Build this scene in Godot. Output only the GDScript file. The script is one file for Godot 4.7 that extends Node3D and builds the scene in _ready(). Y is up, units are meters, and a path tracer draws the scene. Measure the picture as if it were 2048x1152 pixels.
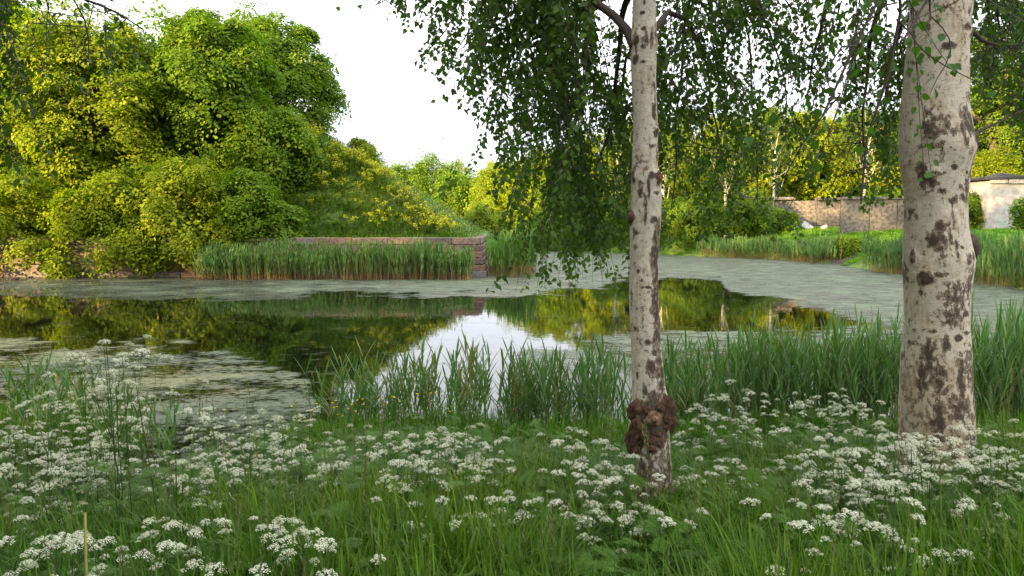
extends Node3D

# ---------------------------------------------------------------- camera numbers (pixels are those of the 2048 x 1152 photograph)
const FOCAL := 1540.0
const EYE := Vector3(0, 2.2, 0)
var pitch := deg_to_rad(4.75)
var used_names := {}
var rng := RandomNumberGenerator.new()
var M := {}
var noise := FastNoiseLite.new()
var noise_b := FastNoiseLite.new()


func ray(px: float, py: float) -> Vector3:
	return Vector3((px - 1024.0) / FOCAL, -(py - 576.0) / FOCAL, -1.0).rotated(Vector3.RIGHT, -pitch)


func at(px: float, py: float, d: float) -> Vector3:            # the point that stands d metres away along -z
	var r := ray(px, py)
	return EYE + r * (d / -r.z)


func seen(p: Vector3) -> Vector2:                               # where the photograph shows a point
	var q := (p - EYE).rotated(Vector3.RIGHT, pitch)
	return Vector2(1024.0 - q.x / q.z * FOCAL, 576.0 + q.y / q.z * FOCAL)


func lin(s: float, t: float) -> float:
	return rng.randf_range(s, t)


func curve_at(pts: Array, x: float) -> float:                   # piecewise linear
	if x <= pts[0][0]:
		return pts[0][1]
	for i in range(1, pts.size()):
		if x < pts[i][0]:
			return lerpf(pts[i - 1][1], pts[i][1], (x - pts[i - 1][0]) / (pts[i][0] - pts[i - 1][0]))
	return pts[-1][1]


# ---------------------------------------------------------------- mesh builder
class MB:
	var v := PackedVector3Array()
	var n := PackedVector3Array()
	var c := PackedColorArray()
	var uv := PackedVector2Array()
	var ix := PackedInt32Array()

	func vert(p: Vector3, col := Color.WHITE, t := Vector2.ZERO) -> int:
		v.append(p)
		n.append(Vector3.ZERO)
		c.append(col)
		uv.append(t)
		return v.size() - 1

	func tri(i: int, j: int, k: int) -> void:
		ix.append(i)
		ix.append(j)
		ix.append(k)
		var f := (v[k] - v[i]).cross(v[j] - v[i])
		n[i] += f
		n[j] += f
		n[k] += f

	func quad(i: int, j: int, k: int, l: int) -> void:
		tri(i, j, k)
		tri(i, k, l)

	func face(p: Vector3, q: Vector3, r: Vector3, s: Vector3, col := Color.WHITE) -> void:
		quad(vert(p, col, Vector2(0, 0)), vert(q, col, Vector2(1, 0)), vert(r, col, Vector2(1, 1)), vert(s, col, Vector2(0, 1)))

	func box(lo: Vector3, hi: Vector3, col := Color.WHITE) -> void:
		var p := [Vector3(lo.x, lo.y, lo.z), Vector3(hi.x, lo.y, lo.z), Vector3(hi.x, lo.y, hi.z), Vector3(lo.x, lo.y, hi.z), Vector3(lo.x, hi.y, lo.z), Vector3(hi.x, hi.y, lo.z), Vector3(hi.x, hi.y, hi.z), Vector3(lo.x, hi.y, hi.z)]
		for f in [[4, 5, 6, 7], [3, 2, 1, 0], [7, 6, 2, 3], [5, 4, 0, 1], [6, 5, 1, 2], [4, 7, 3, 0]]:
			face(p[f[0]], p[f[1]], p[f[2]], p[f[3]], col)

	# a block with chamfered, slightly uneven edges
	func block(size: Vector3, bevel: float, r: RandomNumberGenerator, rough: float) -> void:
		var h := size / 2.0
		var g := {}
		for sx in [-1, 1]:
			for sy in [-1, 1]:
				for sz in [-1, 1]:
					var s := Vector3(sx, sy, sz)
					var j := Vector3(r.randf_range(-rough, rough), r.randf_range(-rough, rough), r.randf_range(-rough, rough))
					for a in 3:
						var p := Vector3(s.x * (h.x - bevel), s.y * (h.y - bevel), s.z * (h.z - bevel))
						p[a] = s[a] * h[a]
						g[[sx, sy, sz, a]] = p + j
		for a in 3:
			var b := (a + 1) % 3
			var d := (a + 2) % 3
			for s in [-1, 1]:
				var q := []
				for e in [[-1, -1], [1, -1], [1, 1], [-1, 1]]:
					var k := [0, 0, 0]
					k[a] = s
					k[b] = e[0]
					k[d] = e[1]
					q.append(g[[k[0], k[1], k[2], a]])
				out(q)
			for s in [-1, 1]:
				for t in [-1, 1]:
					var k0 := [0, 0, 0]
					k0[a] = -1
					k0[b] = s
					k0[d] = t
					var k1: Array = k0.duplicate()
					k1[a] = 1
					out([g[[k0[0], k0[1], k0[2], b]], g[[k1[0], k1[1], k1[2], b]], g[[k1[0], k1[1], k1[2], d]], g[[k0[0], k0[1], k0[2], d]]])
		for sx in [-1, 1]:
			for sy in [-1, 1]:
				for sz in [-1, 1]:
					out([g[[sx, sy, sz, 0]], g[[sx, sy, sz, 1]], g[[sx, sy, sz, 2]]])

	func out(q: Array) -> void:                                  # a face turned away from the origin
		var f: Vector3 = (q[2] - q[0]).cross(q[1] - q[0])
		if f.dot(q[0] + q[1] + q[2]) < 0:
			q.reverse()
		var i := []
		for p in q:
			i.append(vert(p))
		tri(i[0], i[1], i[2])
		if q.size() == 4:
			tri(i[0], i[2], i[3])

	# a tube through points, one radius each
	func tube(pts: Array, rad: Array, sides: int, c0 := Color.WHITE, c1 := Color.WHITE) -> void:
		var last := -1
		var side := Vector3.RIGHT
		for i in pts.size():
			var dir: Vector3 = (pts[mini(i + 1, pts.size() - 1)] - pts[maxi(i - 1, 0)]).normalized()
			if i == 0:
				side = dir.cross(Vector3(0.31, 0.2, 0.93)).normalized()
			side = (side - dir * side.dot(dir)).normalized()
			var other := dir.cross(side)
			var first := v.size()
			var col := c0.lerp(c1, float(i) / maxf(1.0, pts.size() - 1.0))
			for k in sides:
				var a := TAU * k / sides
				vert(pts[i] + (side * cos(a) + other * sin(a)) * rad[i], col, Vector2(float(k) / sides, float(i)))
			if last >= 0:
				for k in sides:
					var k2 := (k + 1) % sides
					quad(last + k, first + k, first + k2, last + k2)
			last = first

	# a strip that bends: base, start direction, length, width, droop and the direction across
	func blade(p: Vector3, dir: Vector3, across: Vector3, length: float, width: float, droop: float, segs: int, c0: Color, c1: Color, fold := 0.0) -> void:
		var d := dir.normalized()
		var a := -1
		var b := -1
		var step := length / segs
		for i in segs:
			var t := float(i) / segs
			var w := width * (0.55 + 1.8 * t * (1.0 - t)) * 0.5 * (1.0 if t < 0.6 else 1.0 - (t - 0.6) * 1.5)
			var col := c0.lerp(c1, t)
			var na := vert(p - across * w + Vector3.UP * fold * w, col)
			var nb := vert(p + across * w + Vector3.UP * fold * w, col)
			if a >= 0:
				quad(a, b, nb, na)
			a = na
			b = nb
			p += d * step
			d = (d + Vector3.DOWN * droop / segs).normalized()
		tri(a, b, vert(p, c1))

	func mesh(mat: Material = null) -> ArrayMesh:
		var arr := []
		arr.resize(Mesh.ARRAY_MAX)
		for i in n.size():
			n[i] = n[i].normalized() if n[i].length_squared() > 1e-30 else Vector3.UP
		arr[Mesh.ARRAY_VERTEX] = v
		arr[Mesh.ARRAY_NORMAL] = n
		arr[Mesh.ARRAY_COLOR] = c
		arr[Mesh.ARRAY_TEX_UV] = uv
		arr[Mesh.ARRAY_INDEX] = ix
		var m := ArrayMesh.new()
		m.add_surface_from_arrays(Mesh.PRIMITIVE_TRIANGLES, arr)
		if mat:
			m.surface_set_material(0, mat)
		return m


# ---------------------------------------------------------------- naming
func numbered(called: String) -> String:
	var k: int = used_names.get(called, 0)
	used_names[called] = k + 1
	return called if k == 0 else "%s_%03d" % [called, k]


func tag(o: Node, label: String, category: String, group := "") -> void:
	o.set_meta("label", label)
	o.set_meta("category", category)
	if group:
		o.set_meta("group", group)


func thing(called: String, label: String, category: String, where := Vector3.ZERO, group := "") -> Node3D:
	var o := Node3D.new()
	o.name = numbered(called)
	add_child(o)
	o.position = where
	tag(o, label, category, group)
	return o


func part(parent: Node, called: String, mesh: Mesh, xf := Transform3D()) -> MeshInstance3D:
	var o := MeshInstance3D.new()
	o.name = called
	o.mesh = mesh
	o.transform = xf
	parent.add_child(o, true)
	return o


func lone(called: String, mesh: Mesh, kind := "", xf := Transform3D()) -> MeshInstance3D:
	var o := MeshInstance3D.new()
	o.name = numbered(called)
	o.mesh = mesh
	o.transform = xf
	add_child(o)
	if kind:
		o.set_meta("kind", kind)
	return o


func many(parent: Node, called: String, mesh: Mesh, xf: Array, cols: PackedColorArray, kind := "stuff") -> MultiMeshInstance3D:
	var mm := MultiMesh.new()
	mm.transform_format = MultiMesh.TRANSFORM_3D
	mm.use_colors = true
	mm.mesh = mesh
	mm.instance_count = xf.size()
	for i in xf.size():
		mm.set_instance_transform(i, xf[i])
		mm.set_instance_color(i, cols[i])
	var o := MultiMeshInstance3D.new()
	o.name = numbered(called) if parent == self else called
	o.multimesh = mm
	parent.add_child(o, true)
	if kind:
		o.set_meta("kind", kind)
	return o


func aligned(up: Vector3, yaw: float, scale: Vector3, pos: Vector3) -> Transform3D:
	up = up.normalized()
	var x := up.cross(Vector3(0.123, 0.4, 0.91)).normalized()
	var b := Basis(x, up, x.cross(up)) * Basis(Vector3.UP, yaw)
	return Transform3D(b * Basis.from_scale(scale), pos)


func rand_dir() -> Vector3:
	var y := lin(-1, 1)
	var a := lin(0, TAU)
	var r := sqrt(1.0 - y * y)
	return Vector3(cos(a) * r, y, sin(a) * r)


func tint(a: Color, b: Color) -> Color:
	var c := a.lerp(b, rng.randf())
	var k := lin(0.82, 1.18)
	return Color(c.r * k, c.g * k, c.b * k)


# ---------------------------------------------------------------- materials
func solid(col: Color, rough := 0.8, vertex := false) -> StandardMaterial3D:
	var m := StandardMaterial3D.new()
	m.albedo_color = col.linear_to_srgb()
	m.roughness = rough
	m.metallic_specular = 0.35
	m.vertex_color_use_as_albedo = vertex
	return m


func leafy(back: Color, rough := 0.5, spec := 0.4) -> StandardMaterial3D:
	var m := solid(Color.WHITE, rough, true)
	m.metallic_specular = spec
	m.cull_mode = BaseMaterial3D.CULL_DISABLED
	m.backlight_enabled = true
	m.backlight = back
	return m


func noise_texture(seed_: int, freq: float, size: int, cols: Array, stops: Array, oct := 5) -> NoiseTexture2D:
	var f := FastNoiseLite.new()
	f.seed = seed_
	f.frequency = freq
	f.fractal_octaves = oct
	var t := NoiseTexture2D.new()
	t.width = size
	t.height = size
	t.seamless = true
	t.noise = f
	var g := Gradient.new()
	g.offsets = PackedFloat32Array(stops)
	var pc := PackedColorArray()
	for c in cols:
		pc.append(c.linear_to_srgb())
	g.colors = pc
	t.color_ramp = g
	return t


func grained(m: StandardMaterial3D, tex: Texture2D, scale: float) -> StandardMaterial3D:
	m.albedo_texture = tex
	m.uv1_triplanar = true
	m.uv1_world_triplanar = true
	m.uv1_scale = Vector3.ONE * scale
	return m


func materials() -> void:
	M.leaf = leafy(Color(0.86, 0.97, 0.36), 0.6, 0.28)
	M.birch_leaf = leafy(Color(0.88, 0.98, 0.38), 0.5, 0.35)
	M.grass = leafy(Color(0.7, 0.85, 0.3), 0.55, 0.3)
	M.reed = leafy(Color(0.6, 0.75, 0.35), 0.5, 0.35)
	M.petal = leafy(Color(0.5, 0.5, 0.42), 0.7, 0.2)
	M.stem = solid(Color.WHITE, 0.6, true)
	M.wood = grained(solid(Color.WHITE, 0.9), noise_texture(3, 0.02, 256, [Color(0.045, 0.035, 0.026), Color(0.12, 0.095, 0.07), Color(0.17, 0.14, 0.11)], [0.2, 0.5, 0.9]), 1.2)
	M.twig = solid(Color(0.05, 0.035, 0.028), 0.75)
	M.granite = grained(solid(Color.WHITE, 0.85, true), noise_texture(5, 0.03, 256, [Color(0.5, 0.42, 0.38), Color(0.85, 0.8, 0.78), Color(1, 0.98, 0.95)], [0.15, 0.5, 0.85]), 0.9)
	M.soil = grained(solid(Color.WHITE, 0.95), noise_texture(7, 0.02, 512, [Color(0.018, 0.014, 0.009), Color(0.05, 0.045, 0.022), Color(0.045, 0.07, 0.02)], [0.2, 0.5, 0.75]), 0.55)
	M.turf = grained(solid(Color.WHITE, 0.95), noise_texture(9, 0.015, 512, [Color(0.05, 0.09, 0.015), Color(0.09, 0.16, 0.028), Color(0.15, 0.19, 0.04)], [0.2, 0.5, 0.8]), 0.22)
	M.hill = grained(solid(Color.WHITE, 0.95), noise_texture(10, 0.02, 512, [Color(0.05, 0.08, 0.015), Color(0.09, 0.15, 0.026), Color(0.14, 0.17, 0.045)], [0.2, 0.5, 0.8]), 0.3)
	M.mud = grained(solid(Color.WHITE, 0.7), noise_texture(11, 0.03, 256, [Color(0.03, 0.024, 0.02), Color(0.07, 0.055, 0.045), Color(0.1, 0.085, 0.07)], [0.2, 0.5, 0.8]), 0.8)
	M.concrete = grained(solid(Color.WHITE, 0.9), noise_texture(13, 0.03, 256, [Color(0.08, 0.072, 0.062), Color(0.15, 0.13, 0.11), Color(0.2, 0.18, 0.155)], [0.2, 0.5, 0.8]), 0.4)
	M.chalk = grained(solid(Color.WHITE, 0.9), noise_texture(14, 0.03, 256, [Color(0.2, 0.19, 0.17), Color(0.36, 0.345, 0.32), Color(0.46, 0.445, 0.42)], [0.2, 0.5, 0.8]), 0.9)
	M.tar = solid(Color(0.045, 0.045, 0.055), 0.85)
	M.feather = solid(Color(0.05, 0.04, 0.035), 0.7)
	M.beak = solid(Color(0.5, 0.22, 0.05), 0.5)
	var w := solid(Color(0.004, 0.005, 0.002), 0.02)
	w.metallic_specular = 0.36
	w.normal_enabled = true
	w.normal_scale = 0.014
	var f := FastNoiseLite.new()
	f.seed = 21
	f.frequency = 0.02
	f.fractal_octaves = 3
	var t := NoiseTexture2D.new()
	t.width = 512
	t.height = 512
	t.seamless = true
	t.as_normal_map = true
	t.bump_strength = 4.0
	t.noise = f
	w.normal_texture = t
	w.uv1_scale = Vector3(70, 70, 1)
	M.water = w


# ---------------------------------------------------------------- the lie of the land
func shore(x: float) -> float:                                   # z of the near water's edge
	return -7.5 + 1.15 * exp(-pow((x + 2.9) / 0.85, 2.0)) + 0.18 * sin(x * 1.7) + 0.1 * sin(x * 4.1 + 1.0) - 0.5 * smoothstep(2.0, 9.0, x) - 0.4 * smoothstep(-3.5, -8.0, x)


func near_height(x: float, z: float) -> float:
	var d := z - shore(x)
	var h := 0.7 * (1.0 - exp(-maxf(d, 0.0) / 2.2)) if d > 0 else d * 0.35
	return maxf(h, -0.7) + 0.035 * noise.get_noise_2d(x * 60.0, z * 60.0) * clampf(d * 2.0, 0.0, 1.0)


const RIGHT_SHORE := [[20.0, 17.5], [46.0, 17.5], [53.0, 12.9], [59.0, 6.8], [66.0, 3.6], [80.0, 3.2], [240.0, 2.6], [250.0, -20.0], [900.0, -80.0]]


func right_shore(z: float) -> float:
	return curve_at(RIGHT_SHORE, -z)


func far_height(x: float, z: float) -> float:
	var d := x - right_shore(z)
	if z < -62.0:
		d = maxf(d, -9.0 - x)
	d += noise.get_noise_2d(x * 25.0, z * 25.0) * 1.2
	return (2.0 * (1.0 - exp(-d / 5.0)) if d > 0 else maxf(d * 0.4, -0.8)) + 0.12 * noise.get_noise_2d(x * 60, z * 60) * clampf(d, 0, 1)


func hill_height(x: float, z: float) -> float:
	var s := minf((-2.4 - x) / 11.5, (-33.6 - z) / 11.0)
	s = minf(s, (z + 62.0) / 8.0)
	s = clampf(s, 0.0, 1.0)
	return 1.55 + 7.3 * s + 0.3 * noise.get_noise_2d(x * 14.0, z * 14.0) * clampf(s * 6.0, 0.0, 1.0)


func sheet(xs: Array, zs: Array, height: Callable, mat: Material) -> ArrayMesh:
	var b := MB.new()
	for z in zs:
		for x in xs:
			b.vert(Vector3(x, height.call(x, z), z), Color.WHITE, Vector2(x, z))
	var w := xs.size()
	for j in zs.size() - 1:
		for i in w - 1:
			b.quad(j * w + i, j * w + i + 1, (j + 1) * w + i + 1, (j + 1) * w + i)
	return b.mesh(mat)


func steps(list: Array) -> Array:                                # [from, step, to, step, to ...]
	var r := []
	var x: float = list[0]
	for k in range(1, list.size(), 2):
		while (x < list[k + 1] - 1e-4) if list[k] > 0 else (x > list[k + 1] + 1e-4):
			r.append(x)
			x += list[k]
		x = list[k + 1]
	r.append(x)
	return r


func ground_and_water() -> void:
	lone("ground", sheet(steps([-120.0, 8.0, -16.0, 0.5, -8.0, 0.16, 8.0, 0.5, 18.0, 8.0, 90.0]), steps([70.0, -6.0, 4.0, -0.5, -1.0, -0.15, -9.5, -0.5, -12.0]), near_height, M.soil), "structure")
	lone("terrain", sheet(steps([-260.0, 12.0, -22.0, 2.0, -2.0, 0.7, 40.0, 3.0, 70.0, 20.0, 300.0]), steps([-8.0, -3.0, -22.0, -0.7, -70.0, -4.0, -260.0, -40.0, -900.0]), far_height, M.turf), "structure")
	lone("grassy_hill", sheet(steps([-60.0, 2.0, -30.0, 0.7, -1.75]), steps([-32.55, -0.55, -64.0]), hill_height, M.hill), "structure")
	var b := MB.new()
	b.face(Vector3(-160, 0, 4), Vector3(60, 0, 4), Vector3(60, 0, -252), Vector3(-160, 0, -252))
	lone("water", b.mesh(M.water), "structure")
	# the trodden mud ramp on the opposite bank
	var p := MB.new()
	var last := []
	for i in 15:
		var t := i / 14.0
		var mid := Vector3(17.2 + 3.2 * t + 0.5 * sin(t * 5.0), 0, -40.8 - 7.5 * t)
		var w := 0.75 - 0.25 * t + 0.12 * sin(i * 2.3)
		var row := []
		for k in 4:
			var q := mid + Vector3((k / 1.5 - 1.0) * w, 0, 0)
			q.y = far_height(q.x, q.z) + 0.05
			row.append(p.vert(q))
		if last:
			for k in 3:
				p.quad(last[k], last[k + 1], row[k + 1], row[k])
		last = row
	lone("mud_path", p.mesh(M.mud), "structure")


# ---------------------------------------------------------------- floating scum: a film of pollen and duckweed, laid out in the pond's own plan
const SCUM_UPPER := [[-400, 588], [0, 588], [300, 600], [560, 598], [700, 584], [850, 590], [1010, 594], [1100, 588], [1190, 577], [1240, 562], [1270, 556], [1440, 560], [1462, 586], [1560, 601], [1690, 628], [1730, 640], [1850, 655], [2500, 690]]
const SCUM_LOWER := [[-400, 676], [0, 682], [380, 690], [450, 704], [560, 738], [620, 770], [660, 1000], [930, 1000], [1000, 800], [1040, 700], [1090, 680], [1250, 662], [1500, 662], [1690, 656], [1735, 644], [1850, 640], [2500, 640]]


func scum_image(x0: float, x1: float, z0: float, z1: float, w: int, h: int) -> Image:
	var data := PackedByteArray()
	data.resize(w * h * 4)
	var warp := FastNoiseLite.new()
	warp.seed = 31
	warp.frequency = 0.35
	warp.fractal_octaves = 4
	var fine := FastNoiseLite.new()
	fine.seed = 33
	fine.frequency = 1.6
	fine.fractal_octaves = 5
	fine.fractal_gain = 0.62
	var o := 0
	for j in h:
		var z := lerpf(z0, z1, (j + 0.5) / h)
		for i in w:
			var x := lerpf(x0, x1, (i + 0.5) / w)
			var s := seen(Vector3(x, 0, z))
			var big := warp.get_noise_2d(x, z)
			var sm := fine.get_noise_2d(x * 0.6, z)
			var fleck := fine.get_noise_2d(x * 3.6 + 50.0, z * 4.6)
			var k := (s.y - 448.0) / 110.0
			var y := s.y + big * 16.0 * k + sm * 7.0 * k
			var up := curve_at(SCUM_UPPER, s.x)
			var low := curve_at(SCUM_LOWER, s.x)
			var a := smoothstep(up + 2.0, up - 4.0, y) * (0.8 + 0.25 * sm + 0.35 * fleck)
			if s.x < 760.0:                                       # thinner and more broken along the old wall
				a *= lerpf(0.62, 1.0, smoothstep(300.0, 760.0, s.x)) * (0.85 + 0.6 * big)
			var a2 := smoothstep(low - 3.0, low + 12.0, y)
			if s.x < 800.0:
				a2 *= clampf(0.5 + 1.3 * sm + 1.5 * fleck + 0.7 * big, 0.0, 0.72)
			else:
				a2 *= clampf(0.6 + 1.1 * sm + 1.3 * fleck + 0.6 * big, 0.0, 0.85) * lerpf(1.0, 0.5, smoothstep(690.0, 800.0, s.y))
			var mid := clampf((sm - 0.3 + 0.3 * big) * 1.2, 0.0, 0.06 + 0.3 * smoothstep(690.0, 760.0, s.y))   # stray flecks in the open water
			a = clampf(maxf(maxf(a, a2), mid), 0.0, 0.95)
			var g := 0.9 + 0.22 * sm + 0.1 * big
			data[o] = clampi(int(98 * g), 0, 255)
			data[o + 1] = clampi(int((106 + 6 * big) * g), 0, 255)
			data[o + 2] = clampi(int(88 * g), 0, 255)
			data[o + 3] = int(255 * a)
			o += 4
	return Image.create_from_data(w, h, false, Image.FORMAT_RGBA8, data)


func scum(label: String, x0: float, x1: float, z0: float, z1: float, w: int, h: int) -> void:
	var m := StandardMaterial3D.new()
	m.albedo_texture = ImageTexture.create_from_image(scum_image(x0, x1, z0, z1, w, h))
	m.transparency = BaseMaterial3D.TRANSPARENCY_ALPHA
	m.roughness = 0.6
	m.metallic_specular = 0.22
	m.texture_repeat = false
	var b := MB.new()
	b.quad(b.vert(Vector3(x0, 0.004, z0), Color.WHITE, Vector2(0, 0)), b.vert(Vector3(x1, 0.004, z0), Color.WHITE, Vector2(1, 0)), b.vert(Vector3(x1, 0.004, z1), Color.WHITE, Vector2(1, 1)), b.vert(Vector3(x0, 0.004, z1), Color.WHITE, Vector2(0, 1)))
	var o := lone("algae_scum", b.mesh(m), "stuff")
	tag(o, label, "algae")


# ---------------------------------------------------------------- the old granite revetment
func wall() -> void:
	var o := thing("granite_wall", "reddish granite retaining wall with coping stones along the water below the grassy hill", "retaining wall", Vector3(-1.3, 0, -32))
	var core := MB.new()
	core.box(Vector3(-50, -0.8, -0.95), Vector3(-0.16, 1.5, -0.3))
	core.box(Vector3(-0.9, -0.8, -26), Vector3(-0.16, 1.5, -0.9))
	part(o, "core", core.mesh(solid(Color(0.16, 0.13, 0.1), 0.95)))
	rng.seed = 77
	var kinds := [0.85, 1.15, 1.5, 1.9]
	var meshes := {}
	for L in kinds:
		for hgt in [0.3, 0.27]:
			meshes[[L, hgt]] = []
			for k in 3:
				var b := MB.new()
				b.block(Vector3(L - 0.018, hgt - 0.014, 0.42), 0.022, rng, 0.012)
				var tone := lin(0.75, 1.15)
				var red := lin(-0.03, 0.03)
				for i in b.c.size():
					b.c[i] = Color((0.215 + red) * tone, 0.17 * tone, (0.14 - red) * tone)
				meshes[[L, hgt]].append(b.mesh(M.granite))
	for side in 2:                                                # the front, then the return beyond the corner
		var run: float = [47.0, 14.0][side]
		for row in 6:
			var top := row == 5
			var hgt := 0.3 if top else 0.27
			var y := 1.34 + 0.15 if top else 1.335 - 0.27 * (5 - row) + 0.135
			var lean := -0.06 if top else 0.048 * (5 - row)       # the batter
			var s := 0.0 if side == 0 else 0.22
			s -= lean
			while s < run:
				var L: float = kinds[rng.randi() % 4]
				var list: Array = meshes[[L, hgt]]
				var j := lin(-0.012, 0.012)
				var p := Vector3(-s - L / 2.0, y, -0.21 + lean + (0.1 if top else 0.0) + j) if side == 0 else Vector3(-0.21 + lean + (0.1 if top else 0.0) + j, y, -s - L / 2.0 - 0.2)
				part(o, "coping_stone" if top else "stone_block", list[rng.randi() % 3], Transform3D(Basis(Vector3.UP, 0.0 if side == 0 else PI / 2), p))
				s += L


# ---------------------------------------------------------------- leaf sprays for crowns seen from afar
func spray(seed_: int, n: int, radius: float, leaf: float, droop: float) -> ArrayMesh:
	rng.seed = seed_
	var b := MB.new()
	for i in n:
		var a := lin(0, TAU)
		var r := radius * sqrt(rng.randf())
		var p := Vector3(cos(a) * r, -droop * r * r / radius + lin(-0.2, 0.2) * radius, sin(a) * r)
		var dir := (Vector3(cos(a + lin(-1, 1)), lin(-0.7, 0.25), sin(a + lin(-1, 1)))).normalized()
		var up := (Vector3.UP + Vector3(lin(-0.7, 0.7), 0, lin(-0.7, 0.7))).normalized()
		var s := dir.cross(up).normalized() * leaf * lin(0.36, 0.5)
		var L := leaf * lin(0.75, 1.25)
		var g := lin(0.8, 1.2)
		var col := Color(g, g, g)
		var lift := s.cross(dir).normalized() * leaf * 0.12
		var i0 := b.vert(p, col)
		var i1 := b.vert(p + dir * L * 0.45 + s + lift, col)
		var i2 := b.vert(p + dir * L, col)
		var i3 := b.vert(p + dir * L * 0.45 - s + lift, col)
		b.tri(i0, i1, i2)
		b.tri(i0, i2, i3)
	return b.mesh(M.leaf)


var SPRAY := {}


# a broad crown: lobes round a trunk, each lobe a shell of sprays
func tree(called: String, label: String, category: String, group: String, base: Vector3, h: float, r: float, o := {}) -> Node3D:
	rng.seed = o.get("seed", int(absf(base.x * 131.0 + base.z * 17.0)) + 5)
	var t := thing(called, label, category, base, group)
	var low: float = o.get("low", 0.12)
	var c1: Color = o.get("c1", Color(0.075, 0.125, 0.018))
	var c2: Color = o.get("c2", Color(0.13, 0.17, 0.02))
	var n: int = o.get("n", 900)
	var size: float = o.get("size", 1.0)
	var sp: Array = SPRAY[o.get("spray", "maple")]
	var lobes: int = o.get("lobes", 16)
	var wood: Material = o.get("bark", M.wood)
	var tr: float = o.get("trunk", 0.022 * h)
	var mid := Vector3(0, h * (low + 1.0) / 2.0, 0)
	var half := h * (1.0 - low) / 2.0
	var lean: Vector3 = o.get("lean", Vector3(lin(-0.4, 0.4), 0, lin(-0.4, 0.4)))
	var b := MB.new()
	var pts := []
	var rad := []
	for i in 9:
		var f := i / 8.0
		pts.append(lean * f * f + Vector3(sin(f * 5.0 + base.x) * 0.02 * h * f, f * h * 0.86, cos(f * 4.0 + base.z) * 0.015 * h * f))
		rad.append(tr * (1.0 - 0.85 * f) + tr * 0.35 * exp(-f * 25.0))
	b.tube(pts, rad, 8)
	part(t, "trunk", b.mesh(wood))
	var centres := []
	for i in lobes:
		var f := (i + 0.5) / lobes
		var y := lerpf(-0.85, 0.88, f)
		var ring := sqrt(1.0 - y * y) * (1.0 if y < 0.1 else 1.0 - 0.25 * y)
		var a := i * 2.4 + lin(-0.5, 0.5)
		var q := lin(0.5, 0.92)
		var cpos := mid + Vector3(cos(a) * ring * r * q, y * half * 0.86, sin(a) * ring * r * q) + lean * f
		centres.append([cpos, r * lin(0.36, 0.5) * (1.0 - 0.25 * maxf(y, 0.0)) * sqrt(16.0 / maxf(lobes, 16.0))])
	var lb := MB.new()
	for c in centres:
		var end: Vector3 = c[0]
		var k := clampf((end.y - 0.12 * h) / (h * 0.86) * 0.75, 0.08, 0.9)
		var from: Vector3 = lean * k * k + Vector3(0, k * h * 0.86, 0)
		var bend := from.lerp(end, 0.5) + Vector3(0, -0.06 * h, 0) + rand_dir() * 0.03 * h
		lb.tube([from, from.lerp(bend, 0.6), bend, end], [tr * 0.4 * (1.0 - k * 0.5), tr * 0.3, tr * 0.2, tr * 0.06], 5)
	part(t, "limbs", lb.mesh(wood)).set_meta("kind", "stuff")
	var xf := []
	var cols := PackedColorArray()
	var off := Vector3(base.x * 7.0 + base.z, base.z * 3.0, base.x)
	var placed := 0
	while placed < n:
		var p := Vector3.ZERO
		var d := Vector3.UP
		var lr := r * 0.4
		if rng.randf() < 0.62:                                      # a ragged shell broken by gaps
			d = rand_dir()
			if d.y < 0.0 and rng.randf() < 0.3:
				continue
			var big := 1.0 + 0.62 * noise.get_noise_3d(d.x * 62.0 + off.x, d.y * 62.0 + off.y, d.z * 62.0 + off.z)
			p = mid + lean * 0.5 + d * Vector3(r, half, r) * big * pow(lin(0.16, 1.0), 0.42)
			if noise.get_noise_3d((p.x + off.x) * 62.0, (p.y + off.y) * 80.0, (p.z + off.z) * 62.0) < 0.03:
				continue
		else:
			var c: Array = centres[rng.randi() % centres.size()]
			var away: Vector3 = ((c[0] - mid) / Vector3(r, half, r)).limit_length(1.0)
			d = (rand_dir() + away * 0.75 + Vector3(0, 0.3, 0)).normalized()
			lr = c[1]
			p = c[0] + d * Vector3(lr, lr * 0.8, lr) * lin(0.5, 1.08)
			p += d * noise.get_noise_3d(p.x * 55.0, p.y * 55.0, p.z * 55.0) * lr * 0.9
		placed += 1
		var sc := size * lin(0.7, 1.3)
		if rng.randf() < 0.13:                                      # young shoots that stand out of the lobe
			p += (d + Vector3(0, 0.5, 0)) * lr * lin(0.1, 0.4)
			sc *= 0.55
		var up := d * 0.55 + Vector3(0, 0.75, 0) + rand_dir() * 0.35
		xf.append(aligned(up, lin(0, TAU), Vector3.ONE * sc, p))
		cols.append(tint(c1, c2))
	many(t, "crown", sp[rng.randi() % sp.size()], xf, cols)
	return t


# ---------------------------------------------------------------- the two birches at the water's edge
# profile: [py, left px, right px] of the trunk's outline; bumps: [px, py, radius, height]; patches of dark bark: [px, py, half width, half height, strength], all in the photograph's pixels at the trunk's distance
func trunk_at(profile: Array, py: float) -> Vector2:
	var l := 0.0
	var r := 0.0
	if py <= profile[0][0]:
		var k: float = clampf((profile[0][0] - py) / 1800.0, 0.0, 1.0)
		var c: float = (profile[0][1] + profile[0][2]) / 2.0
		return Vector2(c, (profile[0][2] - profile[0][1]) / 2.0 * (1.0 - 0.85 * k))
	for i in range(1, profile.size()):
		if py <= profile[i][0] or i == profile.size() - 1:
			var t := clampf((py - profile[i - 1][0]) / float(profile[i][0] - profile[i - 1][0]), 0.0, 1.0)
			l = lerpf(profile[i - 1][1], profile[i][1], t)
			r = lerpf(profile[i - 1][2], profile[i][2], t)
			break
	return Vector2((l + r) / 2.0, (r - l) / 2.0)


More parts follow.
